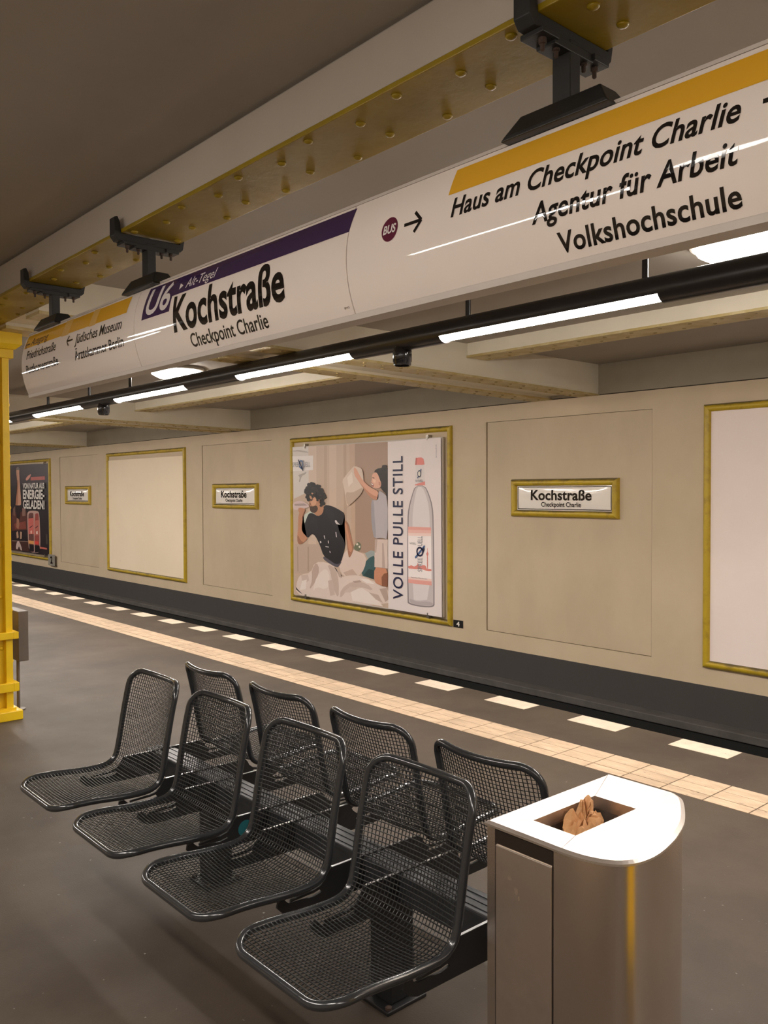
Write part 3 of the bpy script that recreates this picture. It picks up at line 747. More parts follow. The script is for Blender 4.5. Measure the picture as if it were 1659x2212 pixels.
# longitudinal bay girders over the tracks
bays = [(XA, xs[-1] - 0.89)] + [(xs[i + 1], xs[i] - 0.89) for i in range(len(xs) - 2, -1, -1)] + [(xs[0], XB)]
bays = bays[::-1]
where = ['bay behind the camera', 'bay on the right', 'middle bay', 'left bay', 'bay beside the column', 'bay behind the column', 'farthest bay']
for s in (1, -1):
    f = (lambda y: y) if s > 0 else ym
    for (a, b), wn in zip(bays, where):
        ya, yb = sorted((f(5.92), f(6.2)))
        o = MB().box(a + .002, b - .002, ya + 0.012, yb - 0.012, 2.905, ZC).build('bay_girder', 'ceil_cream')
        struct(o, ('cream' if s > 0 else 'pale') + ' longitudinal girder with ochre riveted underside in the ' + wn + ('' if s > 0 else ' over the opposite track'), 'girder')
        MB().box(a + .002, b - .002, ya, yb, 2.885, 2.905).build('flange', 'flange', o)
        if s > 0 and b - a < 20 and wn != where[0]:
            rr = MB()
            x = a + 0.1
            i = 0
            while x < b - 0.05:
                rr.lathe(dome(0.017, 0.006), 8, (x, 5.99 if i % 2 else 6.13, 2.885))
                x += 0.125
                i += 1
            tag(rr.build('rivets', 'rivet_ochre', o, smooth='all'), kind='stuff')

# ------------------------------------------------------------------ lights
def light_line(yt, label, first, count, rods, cans, lit_m='lit', off=()):
    ZT, R = 2.674, 0.074
    t = empty('light_trunking', (0, yt, ZT))
    tag(t, label, 'light')
    lo, hi = math.radians(-90 - 62), math.radians(-90 + 62)      # lit sector round straight down
    pipe = MB()
    def arc(a0, a1, r, n):
        return [(r * math.cos(a0 + (a1 - a0) * i / n), r * math.sin(a0 + (a1 - a0) * i / n)) for i in range(n + 1)]
    lit = []
    for i in range(count):
        b = first - 2.49 * i
        lit.append((b - 1.57, b))
    x_hi = first + 0.5
    cur = x_hi
    fn = lambda u, v, w: (w, u, v)
    full = arc(0, 2 * math.pi * 27 / 28, R, 27)
    upper = arc(hi, lo + 2 * math.pi, R, 22)
    for a, b in lit:
        pipe.prism(full, b, cur, fn)
        pipe.prism(upper + [(0, -0.03)], a, b, fn)
        cur = a
    pipe.prism(full, cur - 0.9, cur, fn)
    pipe.build('trunking_pipe', 'pipe', t, smooth=True)
    # thin ridge along the pipe, as on the extruded housing
    cw = R * math.sin(math.radians(62)) - 0.003
    cov = MB().prism([(cw * k / 4, -0.034 - 0.028 * (1 - (k / 4) ** 2)) for k in range(-4, 5)] + [(0.04, -0.03), (-0.04, -0.03)], 0, 1.564, fn).mesh('lit_cover', lit_m, smooth=True)
    dead = cov.copy()
    dead.materials[0] = M['cover_off']
    for i, (a, b) in enumerate(lit):
        link_mesh('lit_cover' if i not in off else 'dark_cover', cov if i not in off else dead, t, (a + 0.003, 0, 0))
    rod = MB().tube([(0, 0, R - 0.01), (0, 0, ZC - ZT - 0.001)], 0.011, 10).tube([(0, 0, R - 0.02), (0, 0, R + 0.12)], 0.017, 10).mesh('suspension_rod', 'pipe', smooth=True)
    for x in rods:
        link_mesh('suspension_rod', rod, t, (x, 0, 0))
    can = MB().lathe([(0.055, -0.04), (0.066, -0.075), (0.066, -0.145), (0.062, -0.15), (0.060, -0.172), (0.052, -0.175), (0.05, -0.15), (0.01, -0.148)], 28).mesh('loudspeaker', 'can', smooth=True)
    for x in cans:
        link_mesh('loudspeaker', can, t, (x, 0, 0))
rods = [-2.493, -3.755, -8.651, -9.73, -11.036, -15.0, -16.2, -20.0, -22.5, 1.3, 2.6]
light_line(4.0, 'long black light pipe with glowing tubes hung over the platform edge', 10.066, 17, rods, (-4.372, -9.336, -14.3, 0.6))
light_line(ym(4.0), 'long black light pipe with glowing tubes over the opposite platform edge', 10.066, 15, rods, (-4.372, -9.336, 0.6), 'lit_dim', (6,))

def ceiling_lamp(x, y, label, m='lamp_lit'):
    t = empty('ceiling_lamp', (x, y, ZC))
    tag(t, label, 'lamp', 'round ceiling lamps')
    MB().lathe([(0.30, 0), (0.31, -0.012), (0.31, -0.035), (0.285, -0.045), (0.10, -0.046)], 40).build('lamp_ring', 'lamp_ring', t, smooth=True)
    MB().lathe([(0.283, -0.040), (0.27, -0.07), (0.20, -0.108), (0.10, -0.126), (0.02, -0.13)], 28).build('lamp_glass', m, t, smooth=True)
for x, n in ((4.25, 'out of view on the right'), (-2.24, 'above the blank poster board at the right edge'), (-8.80, 'below the purple line band of the sign'), (-15.4, 'hidden behind the column')):
    ceiling_lamp(x, 4.62, 'glowing round ceiling lamp ' + n)
    ceiling_lamp(x, ym(4.62), 'dimmer round ceiling lamp on the opposite platform side ' + {4.25: 'behind the camera', -2.24: 'level with the bench', -8.80: 'beyond the column', -15.4: 'at the far end'}[x], 'lamp_dim')
# ------------------------------------------------------------------ yellow columns
def column(xc, label):
    t = empty('column', (xc, YC, 0))
    tag(t, label, 'column', 'riveted platform columns')
    H = 0.22
    MB().box(-0.27, 0.27, -0.27, 0.27, 0, 0.068).build('base', 'yellow', t, bevel=0.006)
    MB().box(-0.175, 0.175, -0.18, 0.18, 0.068, 2.66).build('shaft', 'yellow', t)
    for sx in (-1, 1):
        for sy in (-1, 1):
            a = MB()
            x0, x1 = sorted((sx * (H - 0.045), sx * H))
            y0, y1 = sorted((sy * (H - 0.048), sy * H))
            a.box(x0, x1, y0, y1, 0.068, 2.66)
            o = a.build('corner_angle', 'yellow', t, bevel=0.003)
    for z0, z1 in ((0.205, 0.268), (0.585, 0.635)):
        s = MB()
        E, I = 0.252, 0.215
        s.box(-E, E, -E, -I, z0, z1).box(-E, E, I, E, z0, z1).box(-E, -I, -I, I, z0, z1).box(I, E, -I, I, z0, z1)
        s.build('strap', 'yellow', t, bevel=0.003)
    MB().box(-0.235, 0.235, -0.235, 0.235, 0.068, 0.085).build('foot_plate', 'yellow', t)
    MB().box(-0.235, 0.235, -0.25, 0.25, 2.60, 2.665).build('capital_band', 'yellow', t, bevel=0.004)
    cp = MB()
    cp.add([(sx * a, sy * b, z) for z, a, b in ((2.665, 0.25, 0.26), (2.70, 0.27, 0.30), (2.78, 0.27, 0.30), (2.815, 0.27, 0.30)) for sx, sy in ((-1, -1), (1, -1), (1, 1), (-1, 1))],
           [(3, 2, 1, 0), (12, 13, 14, 15)] + [(4 * i + k, 4 * i + (k + 1) % 4, 4 * i + 4 + (k + 1) % 4, 4 * i + 4 + k) for i in range(3) for k in range(4)])
    cp.build('capital', 'yellow', t)
    r = MB().lathe(dome(0.015, 0.010), 10).mesh('rivet', 'yellow', smooth='all')
    def rivet(p, rot):
        o = link_mesh('rivet', r, t, p)
        o.rotation_euler = rot
    for i in range(7):
        z = 0.33 + 0.37 * i
        for y in (-0.115, 0.115): rivet((0.175, y, z), (0, -math.pi / 2, 0))
        for y in (-0.155, 0.155): rivet((0.175, y, z + 0.185), (0, -math.pi / 2, 0))
        for x in (-0.195, 0.195):
            rivet((x, H, z + 0.09), (math.pi / 2, 0, 0))
    for z in (0.115, 0.17):
        for y in (-0.12, 0.12): rivet((0.175, y, z), (0, -math.pi / 2, 0))
column(-6.64, 'yellow riveted steel column at the left edge of the view')
column(-6.64 + MOD, 'yellow riveted steel column to the right of the camera')

# grey box on its post behind the column
t = empty('utility_box', (-6.75, 2.185, 0))
tag(t, 'narrow grey metal box on a thin post behind the yellow column', 'utility box')
MB().box(-0.15, 0.15, -0.037, 0.037, 0.376, 0.75).build('box_body', 'box_grey', t, bevel=0.004)
MB().tube([(0.08, -0.02, 0), (0.08, -0.02, 0.376)], 0.012, 10).build('post', 'box_grey', t, smooth=True)
MB().lathe([(0.05, 0), (0.05, 0.01), (0.015, 0.014)], 16, (0.08, -0.02, 0)).build('post_foot', 'box_grey', t)
MB().lathe([(0.02, 0.0), (0.02, 0.012), (0.008, 0.02)], 12, (-0.13, -0.01, 0.75)).build('knob', 'print_white', t)

# ------------------------------------------------------------------ hanging direction sign
ZS0, ZS1 = 2.226, 2.576
def sy(z): return 1.757 + 1.33 * (z - 2.395) ** 2
sign = empty('direction_sign', (-2.2, YC, 2.2))
tag(sign, 'long white hanging direction sign with purple and orange bands', 'sign')
OX, OY, OZ = -2.2, YC, 2.2
SM = lambda off: (lambda u, v: (u - OX, sy(v) - off - OY, v - OZ))
prof = []
NZ = 22
for i in range(NZ + 1):
    z = ZS0 + (ZS1 - ZS0) * i / NZ
    prof.append((sy(z), z))
lens = prof + [(ym(y), z) for y, z in reversed(prof)]
for a, b in ((-5.27, -3.756), (-3.752, -2.190), (-2.186, -0.626), (-0.622, 0.94)):
    MB().prism([(y - OY, z - OZ) for y, z in lens], a - OX, b - OX, lambda u, v, w: (w, u, v)).build('sign_panel', 'sign_white', sign, smooth=True)
rl = [(1.793, 2.225), (1.797, 2.207), (1.863, 2.207), (1.867, 2.225)]
MB().prism([(y - OY, z - OZ) for y, z in rl], -5.27 - OX, 0.94 - OX, lambda u, v, w: (w, u, v)).build('bottom_rail', 'sign_rail', sign)
rl = [(1.799, 2.577), (1.803, 2.588), (1.857, 2.588), (1.861, 2.577)]
MB().prism([(y - OY, z - OZ) for y, z in rl], -5.27 - OX, 0.94 - OX, lambda u, v, w: (w, u, v)).build('top_rail', 'sign_rail', sign)
ST = 0.012
D = lambda nm, sh, m, off=0.0008: decal(nm, sh, m, sign, SM(off), ST)
D('purple_band', poly2d([(-3.655, 2.566), (-3.676, 2.422), (-3.410, 2.422), (-3.398, 2.487), (-2.186, 2.487), (-2.176, 2.566)]), 'purple')
D('orange_band', poly2d([(-1.724, 2.562), (-1.735, 2.487), (-0.63, 2.487), (-0.63, 2.562)]), 'orange')
D('orange_band', poly2d([(-0.618, 2.562), (-0.618, 2.487), (0.5, 2.487), (0.5, 2.562)]), 'orange')
D('orange_band', poly2d([(-5.245, 2.566), (-5.255, 2.49), (-3.852, 2.487), (-3.842, 2.566)]), 'orange')
D('tape_patch', poly2d([(-4.655, 2.57), (-4.665, 2.483), (-4.565, 2.483), (-4.555, 2.57)]), 'orange_tape', 0.0014)
D('tape_patch', poly2d([(-4.285, 2.57), (-4.295, 2.483), (-4.215, 2.483), (-4.205, 2.57)]), 'orange_tape', 0.0014)
D('lettering', text2d('Haus am Checkpoint Charlie', -1.716, -0.872, 2.419, 0.051, 0.22, 0.020, 1.03), 'ink', 0.0012)
D('lettering', text2d('Agentur f\u00fcr Arbeit', -1.428, -0.876, 2.332, 0.050, 0.22, 0.020, 1.03), 'ink', 0.0012)
D('lettering', text2d('Volkshochschule', -1.356, -0.879, 2.247, 0.047, 0.0, 0.021, 1.03), 'ink', 0.0012)
D('lettering', text2d('Kochstra\u00dfe', -3.372, -2.540, 2.330, 0.142, 0.0, 0.027, 1.02), 'ink', 0.0012)
D('lettering', text2d('Checkpoint Charlie', -3.252, -2.674, 2.251, 0.052, 0.0, 0.012, 1.0), 'ink', 0.0012)
D('lettering', text2d('U6', -3.640, -3.415, 2.440, 0.112, 0.2, 0.02, 1.0), 'print_white', 0.0014)
D('lettering', text2d('Alt-Tegel', -3.290, -3.040, 2.503, 0.040, 0.25, 0.0, 1.0), 'print_white', 0.0014)
D('direction_marker', poly2d([(-3.345, 2.505), (-3.312, 2.519), (-3.345, 2.533)]), 'print_white', 0.0014)
D('bus_disc', poly2d(ring2d(-1.979, 2.446, 0.037, 0.0375)), 'bus')
D('lettering', text2d('BUS', -2.008, -1.950, 2.434, 0.025, 0.15, 0.03, 1.0), 'print_white', 0.0014)
def arrow(x0, x1, z, hh, w):
    d = 1 if x1 > x0 else -1
    return poly2d(stroke((x0, z), (x1 - d * 0.004, z), w), stroke((x1, z), (x1 - d * hh, z + hh), w), stroke((x1, z), (x1 - d * hh, z - hh), w))
D('arrow', arrow(-1.912, -1.838, 2.442, 0.030, 0.010), 'ink', 0.0012)
D('arrow', arrow(-0.826, -0.75, 2.442, 0.030, 0.010), 'ink', 0.0012)
D('arrow', arrow(-4.490, -4.570, 2.446, 0.026, 0.009), 'ink', 0.0012)
D('arrow', arrow(-5.170, -5.242, 2.512, 0.022, 0.008), 'ink_fade', 0.0014)
D('lettering', text2d('Ausgang', -5.155, -4.882, 2.500, 0.042, 0.22, 0.010), 'ink_fade', 0.0014)
D('lettering', text2d('Friedrichstra\u00dfe', -5.185, -4.728, 2.420, 0.048, 0.12, 0.010), 'ink', 0.0012)
D('lettering', text2d('Puttkamerstra\u00dfe', -5.195, -4.695, 2.338, 0.046, 0.0, 0.010), 'ink', 0.0012)
D('lettering', text2d('J\u00fcdisches Museum', -4.458, -3.888, 2.417, 0.050, 0.20, 0.010), 'ink', 0.0012)
D('lettering', text2d('\u00c4rztekammer Berlin', -4.462, -3.872, 2.333, 0.048, 0.0, 0.010), 'ink', 0.0012)
D('lettering', text2d('BVG', -2.232, -2.206, 2.246, 0.006, 0.0, 0.0), 'ink_fade', 0.0012)

def hanger(x):
    x -= OX
    st = MB().box(x - 0.028, x + 0.028, -0.022, 0.022, 2.60 - OZ, 2.79 - OZ).build('hanger', 'hanger', sign, bevel=0.003)
    # saddle foot over the top of the sign
    ft = MB()
    ft.add([(x + sx * a, s2 * b, z - OZ) for z, a, b in ((2.577, 0.170, 0.062), (2.588, 0.160, 0.060), (2.640, 0.125, 0.032)) for sx, s2 in ((-1, -1), (1, -1), (1, 1), (-1, 1))],
           [(3, 2, 1, 0), (8, 9, 10, 11)] + [(4 * i + k, 4 * i + (k + 1) % 4, 4 * i + 4 + (k + 1) % 4, 4 * i + 4 + k) for i in range(2) for k in range(4)])
    ft.build('saddle_foot', 'hanger', st, bevel=0.003)
    # clamp bar under the girder flange with upturned claws
    bar = [(-0.178, 2.800), (-0.160, 2.778), (0.150, 2.778), (0.162, 2.790), (0.170, 2.834), (0.152, 2.838), (0.146, 2.812), (-0.146, 2.812), (-0.150, 2.86), (-0.162, 2.885), (-0.178, 2.88)]
    MB().prism([(a, b - OZ) for a, b in bar], x - 0.026, x + 0.026, lambda u, v, w: (w, u, v)).build('clamp_bar', 'hanger', st, bevel=0.002)
    for y0, y1, z0, hw in ((-0.140, -0.075, 2.766, 0.036), (0.070, 0.135, 2.762, 0.038), (-0.085, 0.075, 2.757, 0.030)):
        MB().box(x - hw, x + hw, y0, y1, z0 - OZ, 2.780 - OZ).build('clamp_plate', 'hanger', st, bevel=0.002)
    for y in (-0.112, -0.058, 0.058, 0.105):
        b = MB().lathe([(0.010, 2.766 - OZ), (0.010, 2.752 - OZ), (0.006, 2.750 - OZ), (0.006, 2.736 - OZ), (0.003, 2.733 - OZ)], 8, (x + 0.012, y, 0))
        b.build('bolt', 'rust', st)
for x in (-4.93, -3.742, -1.372, 0.45):
    hanger(x)

# ------------------------------------------------------------------ frames, boards and signs on the wall
def framed(t, x0, x1, z0, z1, w, dep, y):
    """four mitred half-round yellow rails"""
    def half(n=8):
        return [(w * (0.5 - 0.5 * math.cos(math.pi * i / n)), dep * math.sin(math.pi * i / n) ** 0.8 if 0 < i < n else 0.0) for i in range(n + 1)]
    P = half()
    cs = [(x0, z0, 1, 1), (x1, z0, -1, 1), (x1, z1, -1, -1), (x0, z1, 1, -1)]
    for k in range(4):
        a, b = cs[k], cs[(k + 1) % 4]
        vs = [(c[0] + c[2] * q[0], y - q[1], c[1] + c[3] * q[0]) for c in (a, b) for q in P]
        n = len(P)
        fs = [(i, i + 1, n + i + 1, n + i) for i in range(n - 1)] + [(n - 1, 0, n, 2 * n - 1)]
        MB().add(vs, fs).build('frame_rail', 'frame_yellow', t, smooth=True)

def loc(t): return t.location
def poster_frame(x0, label, board=None, drop=0.0, z0=-0.128, z1=2.478):
    x1 = x0 + 3.61
    t = empty('poster_frame', (x0, YW, z0))
    tag(t, label, 'frame', 'yellow poster frames on the wall')
    framed(t, 0, x1 - x0, 0, z1 - z0, 0.075, 0.05, 0)
    if board:
        MB().box(0.07, x1 - x0 - 0.07, -0.012, -0.001, 0.07, z1 - z0 - 0.07 - drop).build('blank_board', board, t)
    return t
poster_frame(-4.315, 'yellow frame round the blank white board at the right edge', 'board_cool')
poster_frame(-11.395, 'yellow frame round the pillow fight advertisement')
t = poster_frame(-18.50, 'yellow frame round the blank cream board left of the middle', 'board', 0.09)
poster_frame(-25.56, 'yellow frame round the dark advertisement beside the column')

def station_sign(x0, label):
    t = empty('station_sign', (x0, YW + 0.005, 1.322))
    tag(t, label, 'sign', 'station name signs on the wall')
    Wd, Hd = 1.495, 0.446
    framed(t, 0, Wd, 0, Hd, 0.082, 0.06, 0)
    n, m = 14, 6
    a, b, c, d = 0.075, Wd - 0.075, 0.072, Hd - 0.072
    vs = []
    for j in range(m + 1):
        for i in range(n + 1):
            u, v = i / n, j / m
            vs.append((a + (b - a) * u, -0.012 - 0.022 * (1 - (2 * u - 1) ** 6) * (1 - (2 * v - 1) ** 4), c + (d - c) * v))
    fs = [(j * (n + 1) + i, j * (n + 1) + i + 1, (j + 1) * (n + 1) + i + 1, (j + 1) * (n + 1) + i) for j in range(m) for i in range(n)]
    MB().add(vs, fs).build('enamel_plate', 'enamel', t, smooth='all')
    def fn(u, v):
        p, q = (u - a) / (b - a), (v - c) / (d - c)
        return (u, -0.0145 - 0.0225 * (1 - (2 * p - 1) ** 6) * (1 - (2 * q - 1) ** 4), v)
    e = 0.018
    xa, xb, za, zb_ = a + e, b - e, c + e, d - e
    w = 0.008
    segs = []
    for i in range(24):
        u0, u1 = xa + (xb - xa) * i / 24, xa + (xb - xa) * (i + 1) / 24
        segs += [[(u0, za), (u1, za), (u1, za + w), (u0, za + w)], [(u0, zb_ - w), (u1, zb_ - w), (u1, zb_), (u0, zb_)]]
    for i in range(6):
        v0, v1 = za + (zb_ - za) * i / 6, za + (zb_ - za) * (i + 1) / 6
        segs += [[(xa, v0), (xa + w, v0), (xa + w, v1), (xa, v1)], [(xb - w, v0), (xb, v0), (xb, v1), (xb - w, v1)]]
    decal('border_line', poly2d(*segs), 'ink', t, fn)
    decal('lettering', text2d('Kochstra\u00dfe', 0.305, 1.158, 0.202, 0.112, 0, 0.026, 1.02), 'ink', t, fn, 0.02)
    decal('lettering', text2d('Checkpoint Charlie', 0.460, 1.018, 0.124, 0.052, 0, 0.014, 1.0), 'ink', t, fn, 0.02)
station_sign(-6.782, 'largest white enamel station name sign, in the panel beside the right board')
station_sign(-6.782 - MOD, 'middle white enamel station name sign, between the poster and the blank cream board')
station_sign(-6.782 - 2 * MOD, 'smallest white enamel station name sign, left of the blank cream board')

# posters -----------------------------------------------------------------------
def chaikin(P):
    out = []
    n = len(P)
    for i in range(n):
        a, b = P[i], P[(i + 1) % n]
        out += [(a[0] * .75 + b[0] * .25, a[1] * .75 + b[1] * .25), (a[0] * .25 + b[0] * .75, a[1] * .25 + b[1] * .75)]
    return out

def printed(name, data, parent, org, ysurf):
    bm = bmesh.new()
    cl = bm.loops.layers.float_color.new('Col')
    for k, (c, q) in enumerate(data):
        P = [(q[i] / 1000.0, q[i + 1] / 1000.0) for i in range(0, len(q), 2)]
        if len(P) > 5: P = chaikin(P)
        vs = [bm.verts.new((x - org[0], ysurf - 0.00015 * (k + 1) - org[1], z - org[2])) for x, z in P]
        f = bm.faces.new(vs)
        col = (*hexc(c, 1.12), 1)
        for l in f.loops: l[cl] = col
    bmesh.ops.triangulate(bm, faces=bm.faces)
    me = bpy.data.meshes.new(name)
    bm.to_mesh(me)
    bm.free()
    me.materials.append(M['print'])
    return link_mesh(name, me, parent)

def poster(name, x0, x1, z0, z1, label, data):
    org = (x0, 7.95, z0)
    t = empty(name, org)
    tag(t, label, 'poster')
    MB().box(0, x1 - x0, 0, 0.03, 0, z1 - z0).build('sheet_board', 'sheet_edge', t)
    printed('printed_picture', data, t, org, 7.9499)
    cl = MB().box(-0.022, 0.022, -0.02, 0.045, -0.012, 0.022).box(-0.010, 0.010, -0.024, -0.004, -0.05, 0.012).mesh('clip', 'clip')
    for fx in (0.10, 0.92):
        link_mesh('clip', cl, t, ((x1 - x0) * fx, 0, z1 - z0 + 0.015))
        o = link_mesh('clip', cl, t, ((x1 - x0) * fx, 0, -0.015))
        o.scale = (1, 1, -1)
    # little posts that carry the board off the wall
    for fx in (0.04, 0.96):
        for fz in (0.06, 0.94):
            MB().box((x1 - x0) * fx - .02, (x1 - x0) * fx + .02, 0.03, 0.05, (z1 - z0) * fz - .02, (z1 - z0) * fz + .02).build('stand_off', 'clip', t)
    return t, (lambda u, v: (u - x0, -0.0001 - 0.00015 * 190, v - z0))
pa, fa = poster('advertising_poster', -11.285, -7.918, -0.025, 2.335, 'advertising poster of a pillow fight beside a large water bottle', PRINT_A)
def vert_text(body, xb, z0, z1, cap, bold=0.0, shear=0.0, space=1.0):
    vs, fs = text2d(body, z0, z1, 0, cap, shear, bold, space)
    return [(xb - v, u) for u, v in vs], [tuple(reversed(f)) for f in fs]
T = lambda sh, m, nm='lettering': decal(nm, sh, m, pa, fa)
T(vert_text('VOLLE PULLE STILL', -8.664, 0.135, 2.11, 0.195, 0.008, 0, 1.08), 'navy')
T(vert_text('SPREE', -8.279, 0.550, 0.735, 0.085), 'print_grey')
T(vert_text('UELL', -8.279, 0.895, 1.026, 0.085), 'print_grey')
T(vert_text('Q', -8.262, 0.750, 0.885, 0.125, 0.02), 'navy')
T(poly2d(stroke((-8.415, 0.73), (-8.23, 0.90), 0.028)), 'blue', 'logo_stroke')
T(text2d('NATURELL', -8.405, -8.253, 1.752, 0.030), 'print_grey')
T(text2d('NATURELL', -8.520, -8.392, 0.910, 0.026), 'print_grey')
T(poly2d(ring2d(-8.331, 1.861, 0.036, 0.046)), 'navy', 'logo_ring')
T(poly2d(stroke((-8.365, 1.80), (-8.295, 1.925), 0.014)), 'blue', 'logo_stroke')
o = T(poly2d(ring2d(-8.331, 1.861, 0.024, 0.034)), 'print_cream', 'logo_ring')
o.location.y -= 0.0003
T(text2d('SPREE', -11.250, -11.100, 2.014, 0.072), 'print_grey')
T(text2d('UELL', -10.960, -10.786, 2.014, 0.072), 'print_grey')
T(text2d('Q', -11.09, -10.965, 1.995, 0.12, 0, 0.02), 'blue')
T(poly2d(stroke((-11.10, 2.13), (-10.97, 1.95), 0.022)), 'navy', 'logo_stroke')
T(vert_text('spreequell.de', -8.000, 2.063, 2.238, 0.022), 'print_grey')
T(text2d('Nat\u00fcrliches Mineralwasser', -8.50, -8.18, 0.455, 0.016), 'print_grey')
pb, fb = poster('dark_poster', -25.42, -22.010, -0.005, 2.358, 'dark night-time advertising poster with white slogan, beside the column', PRINT_B)
for s_, z, c in (('VON NATUR AUS', 1.718, 0.135), ('ENERGIE-', 1.450, 0.225), ('GELADEN!', 1.190, 0.205)):
    decal('lettering', text2d(s_, -23.81, -22.21, z, c, 0, 0.034), 'print_cream', pb, fb)

# number plates
def number_plate(x0, x1, z0, z1, ch, m, ink, label, y=YW):
    t = empty('number_plate', ((x0 + x1) / 2, y, z0))
    tag(t, label, 'number plate')
    w, h = x1 - x0, z1 - z0
    MB().box(-w / 2, w / 2, -0.008, 0, 0, h).build('plate', m, t)
    decal('lettering', text2d(ch, -w * 0.17, w * 0.17, h * 0.2, h * 0.6, 0, 0.03), ink, t, lambda u, v: (u, -0.009, v))
number_plate(-7.770, -7.602, -0.135, -0.040, '4', 'tag_black', 'print_cream', 'small black plate with a white 4 at the poster frame corner')
number_plate(-22.05, -21.60, -0.235, 0.045, '2', 'tag_grey', 'ink', 'small grey plate with a black 2 below the dark poster', YW - 0.055)
MB().box(-21.75, -21.60, 7.945, 8.0, -0.24, -0.232).build('bracket', 'hanger', [o for o in COL.objects if o.name.startswith('number_plate')][-1]).matrix_parent_inverse = Matrix.Translation((21.825, -7.945, 0.235))
# ------------------------------------------------------------------ bench with eight wire seats
bench = empty('platform_bench', (-2.62, YC, 0))
tag(bench, 'black wire-mesh bench of eight back-to-back seats on the platform', 'bench')
BX = -2.62
# side profile of a seat: distance in front of the bench centre line, height
PROF = [(0.646, 0.430), (0.605, 0.441), (0.55, 0.443), (0.48, 0.439), (0.40, 0.431), (0.32, 0.427), (0.27, 0.430), (0.240, 0.441), (0.219, 0.464),
        (0.208, 0.50), (0.196, 0.56), (0.182, 0.64), (0.166, 0.72), (0.149, 0.79), (0.132, 0.843)]
def spline(P, n):
    out = []
    m = len(P)
    for i in range(m - 1):
        p0, p1, p2, p3 = P[max(i - 1, 0)], P[i], P[i + 1], P[min(i + 2, m - 1)]
        for k in range(n):
            t = k / n
            out.append(tuple(0.5 * (2 * p1[d] + (p2[d] - p0[d]) * t + (2 * p0[d] - 5 * p1[d] + 4 * p2[d] - p3[d]) * t * t + (3 * p1[d] - p0[d] - 3 * p2[d] + p3[d]) * t ** 3) for d in (0, 1)))
    out.append(P[-1])
    return out
FINE = spline(PROF, 12)
LEN = [0.0]
for a, b in zip(FINE, FINE[1:]): LEN.append(LEN[-1] + math.hypot(b[0] - a[0], b[1] - a[1]))
SL = LEN[-1]
def at(s):
    s = min(max(s, 0.0), SL)
    lo, hi = 0, len(LEN) - 1
    while hi - lo > 1:
        mid = (lo + hi) // 2
        if LEN[mid] <= s: lo = mid
        else: hi = mid
    t = (s - LEN[lo]) / (LEN[hi] - LEN[lo])
    a, b = FINE[lo], FINE[hi]
    L = LEN[hi] - LEN[lo]
    return (a[0] + (b[0] - a[0]) * t, a[1] + (b[1] - a[1]) * t), ((b[0] - a[0]) / L, (b[1] - a[1]) / L)
HW = 0.2175
def surf(u, s, off=0.0):
    """u across (metres), s along the profile from the front edge, off towards the sitter; x right, y forward, z up"""
    (f, z), (tf, tz) = at(s)
    nf, nz = -tz, tf                       # normal pointing away from the sitter is -(n)
    if nz < 0 and s < SL * 0.5 or (nf < 0 and s > SL * 0.6): nf, nz = -nf, -nz
    if s <= SL * 0.5 and nz < 0: nf, nz = -nf, -nz
    if s > SL * 0.5 and nf < 0: nf, nz = -nf, -nz
    w = s / SL
    dish = 0.020 * min(1, s / 0.12) if w < 0.45 else 0.014 + 0.026 * (w - 0.45) / 0.55
    d = off - dish * (1 - (u / HW) ** 2)
    return (u, f + nf * d, z + nz * d)
def outline(n=14):
    r0, r1 = 0.085, 0.070
    P = []
    def corner(cx, cs, r, a0):
        for i in range(n + 1):
            a = a0 + math.pi / 2 * i / n
            P.append((cx + r * math.cos(a), cs + r * math.sin(a)))
    corner(HW - r0, r0, r0, -math.pi / 2)
    for i in range(1, 40): P.append((HW, r0 + (SL - r0 - r1) * i / 40))
    corner(HW - r1, SL - r1, r1, 0)
    for i in range(1, 12): P.append((HW - r1 - 2 * (HW - r1) * i / 12, SL))
    corner(-HW + r1, SL - r1, r1, math.pi / 2)
    for i in range(1, 40): P.append((-HW, SL - r1 - (SL - r0 - r1) * i / 40))
    corner(-HW + r0, r0, r0, math.pi)
    for i in range(1, 12): P.append((-HW + r0 + 2 * (HW - r0) * i / 12, 0.0))
    return P
def rim_s(u, front):
    a = abs(u)
    r = 0.085 if front else 0.070
    e = 0.0
    if a > HW - r: e = r - math.sqrt(max(0.0, r * r - (a - (HW - r)) ** 2))
    return e if front else SL - e
def rim_u(s):
    if s < 0.085: return HW - 0.085 + math.sqrt(max(0.0, 0.085 ** 2 - (0.085 - s) ** 2))
    if s > SL - 0.070: return HW - 0.070 + math.sqrt(max(0.0, 0.070 ** 2 - (s - SL + 0.070) ** 2))
    return HW
rim = MB().tube([surf(u, s) for u, s in outline()], 0.0125, 12, closed=True)
rim_me = rim.mesh('seat', 'seat', smooth='all')
wires = MB()
nu = 31
for i in range(nu):
    u = -HW + 2 * HW * (i + 0.5) / nu
    a, b = rim_s(u, True), rim_s(u, False)
    wires.tube([surf(u, a + (b - a) * k / 46, 0.003) for k in range(47)], 0.0016, 4, caps=False)
ns = 60
for j in range(ns):
    s = SL * (j + 0.5) / ns
    w = rim_u(s)
    wires.tube([surf(-w + 2 * w * k / 14, s, 0.0065) for k in range(15)], 0.0018, 4, caps=False)
wire_me = wires.mesh('wire_mesh', 'wire', smooth='all', fix=False)
seat_x = [-1.78 - 0.56 * k for k in range(4)]
for row in (1, -1):
    for x in seat_x:
        o = link_mesh('seat', rim_me, bench, (x - BX, 0, 0))
        if row > 0: o.rotation_euler = (0, 0, math.pi)      # faces away from the track
        w = link_mesh('wire_mesh', wire_me, o)
        tag(w, kind='stuff')
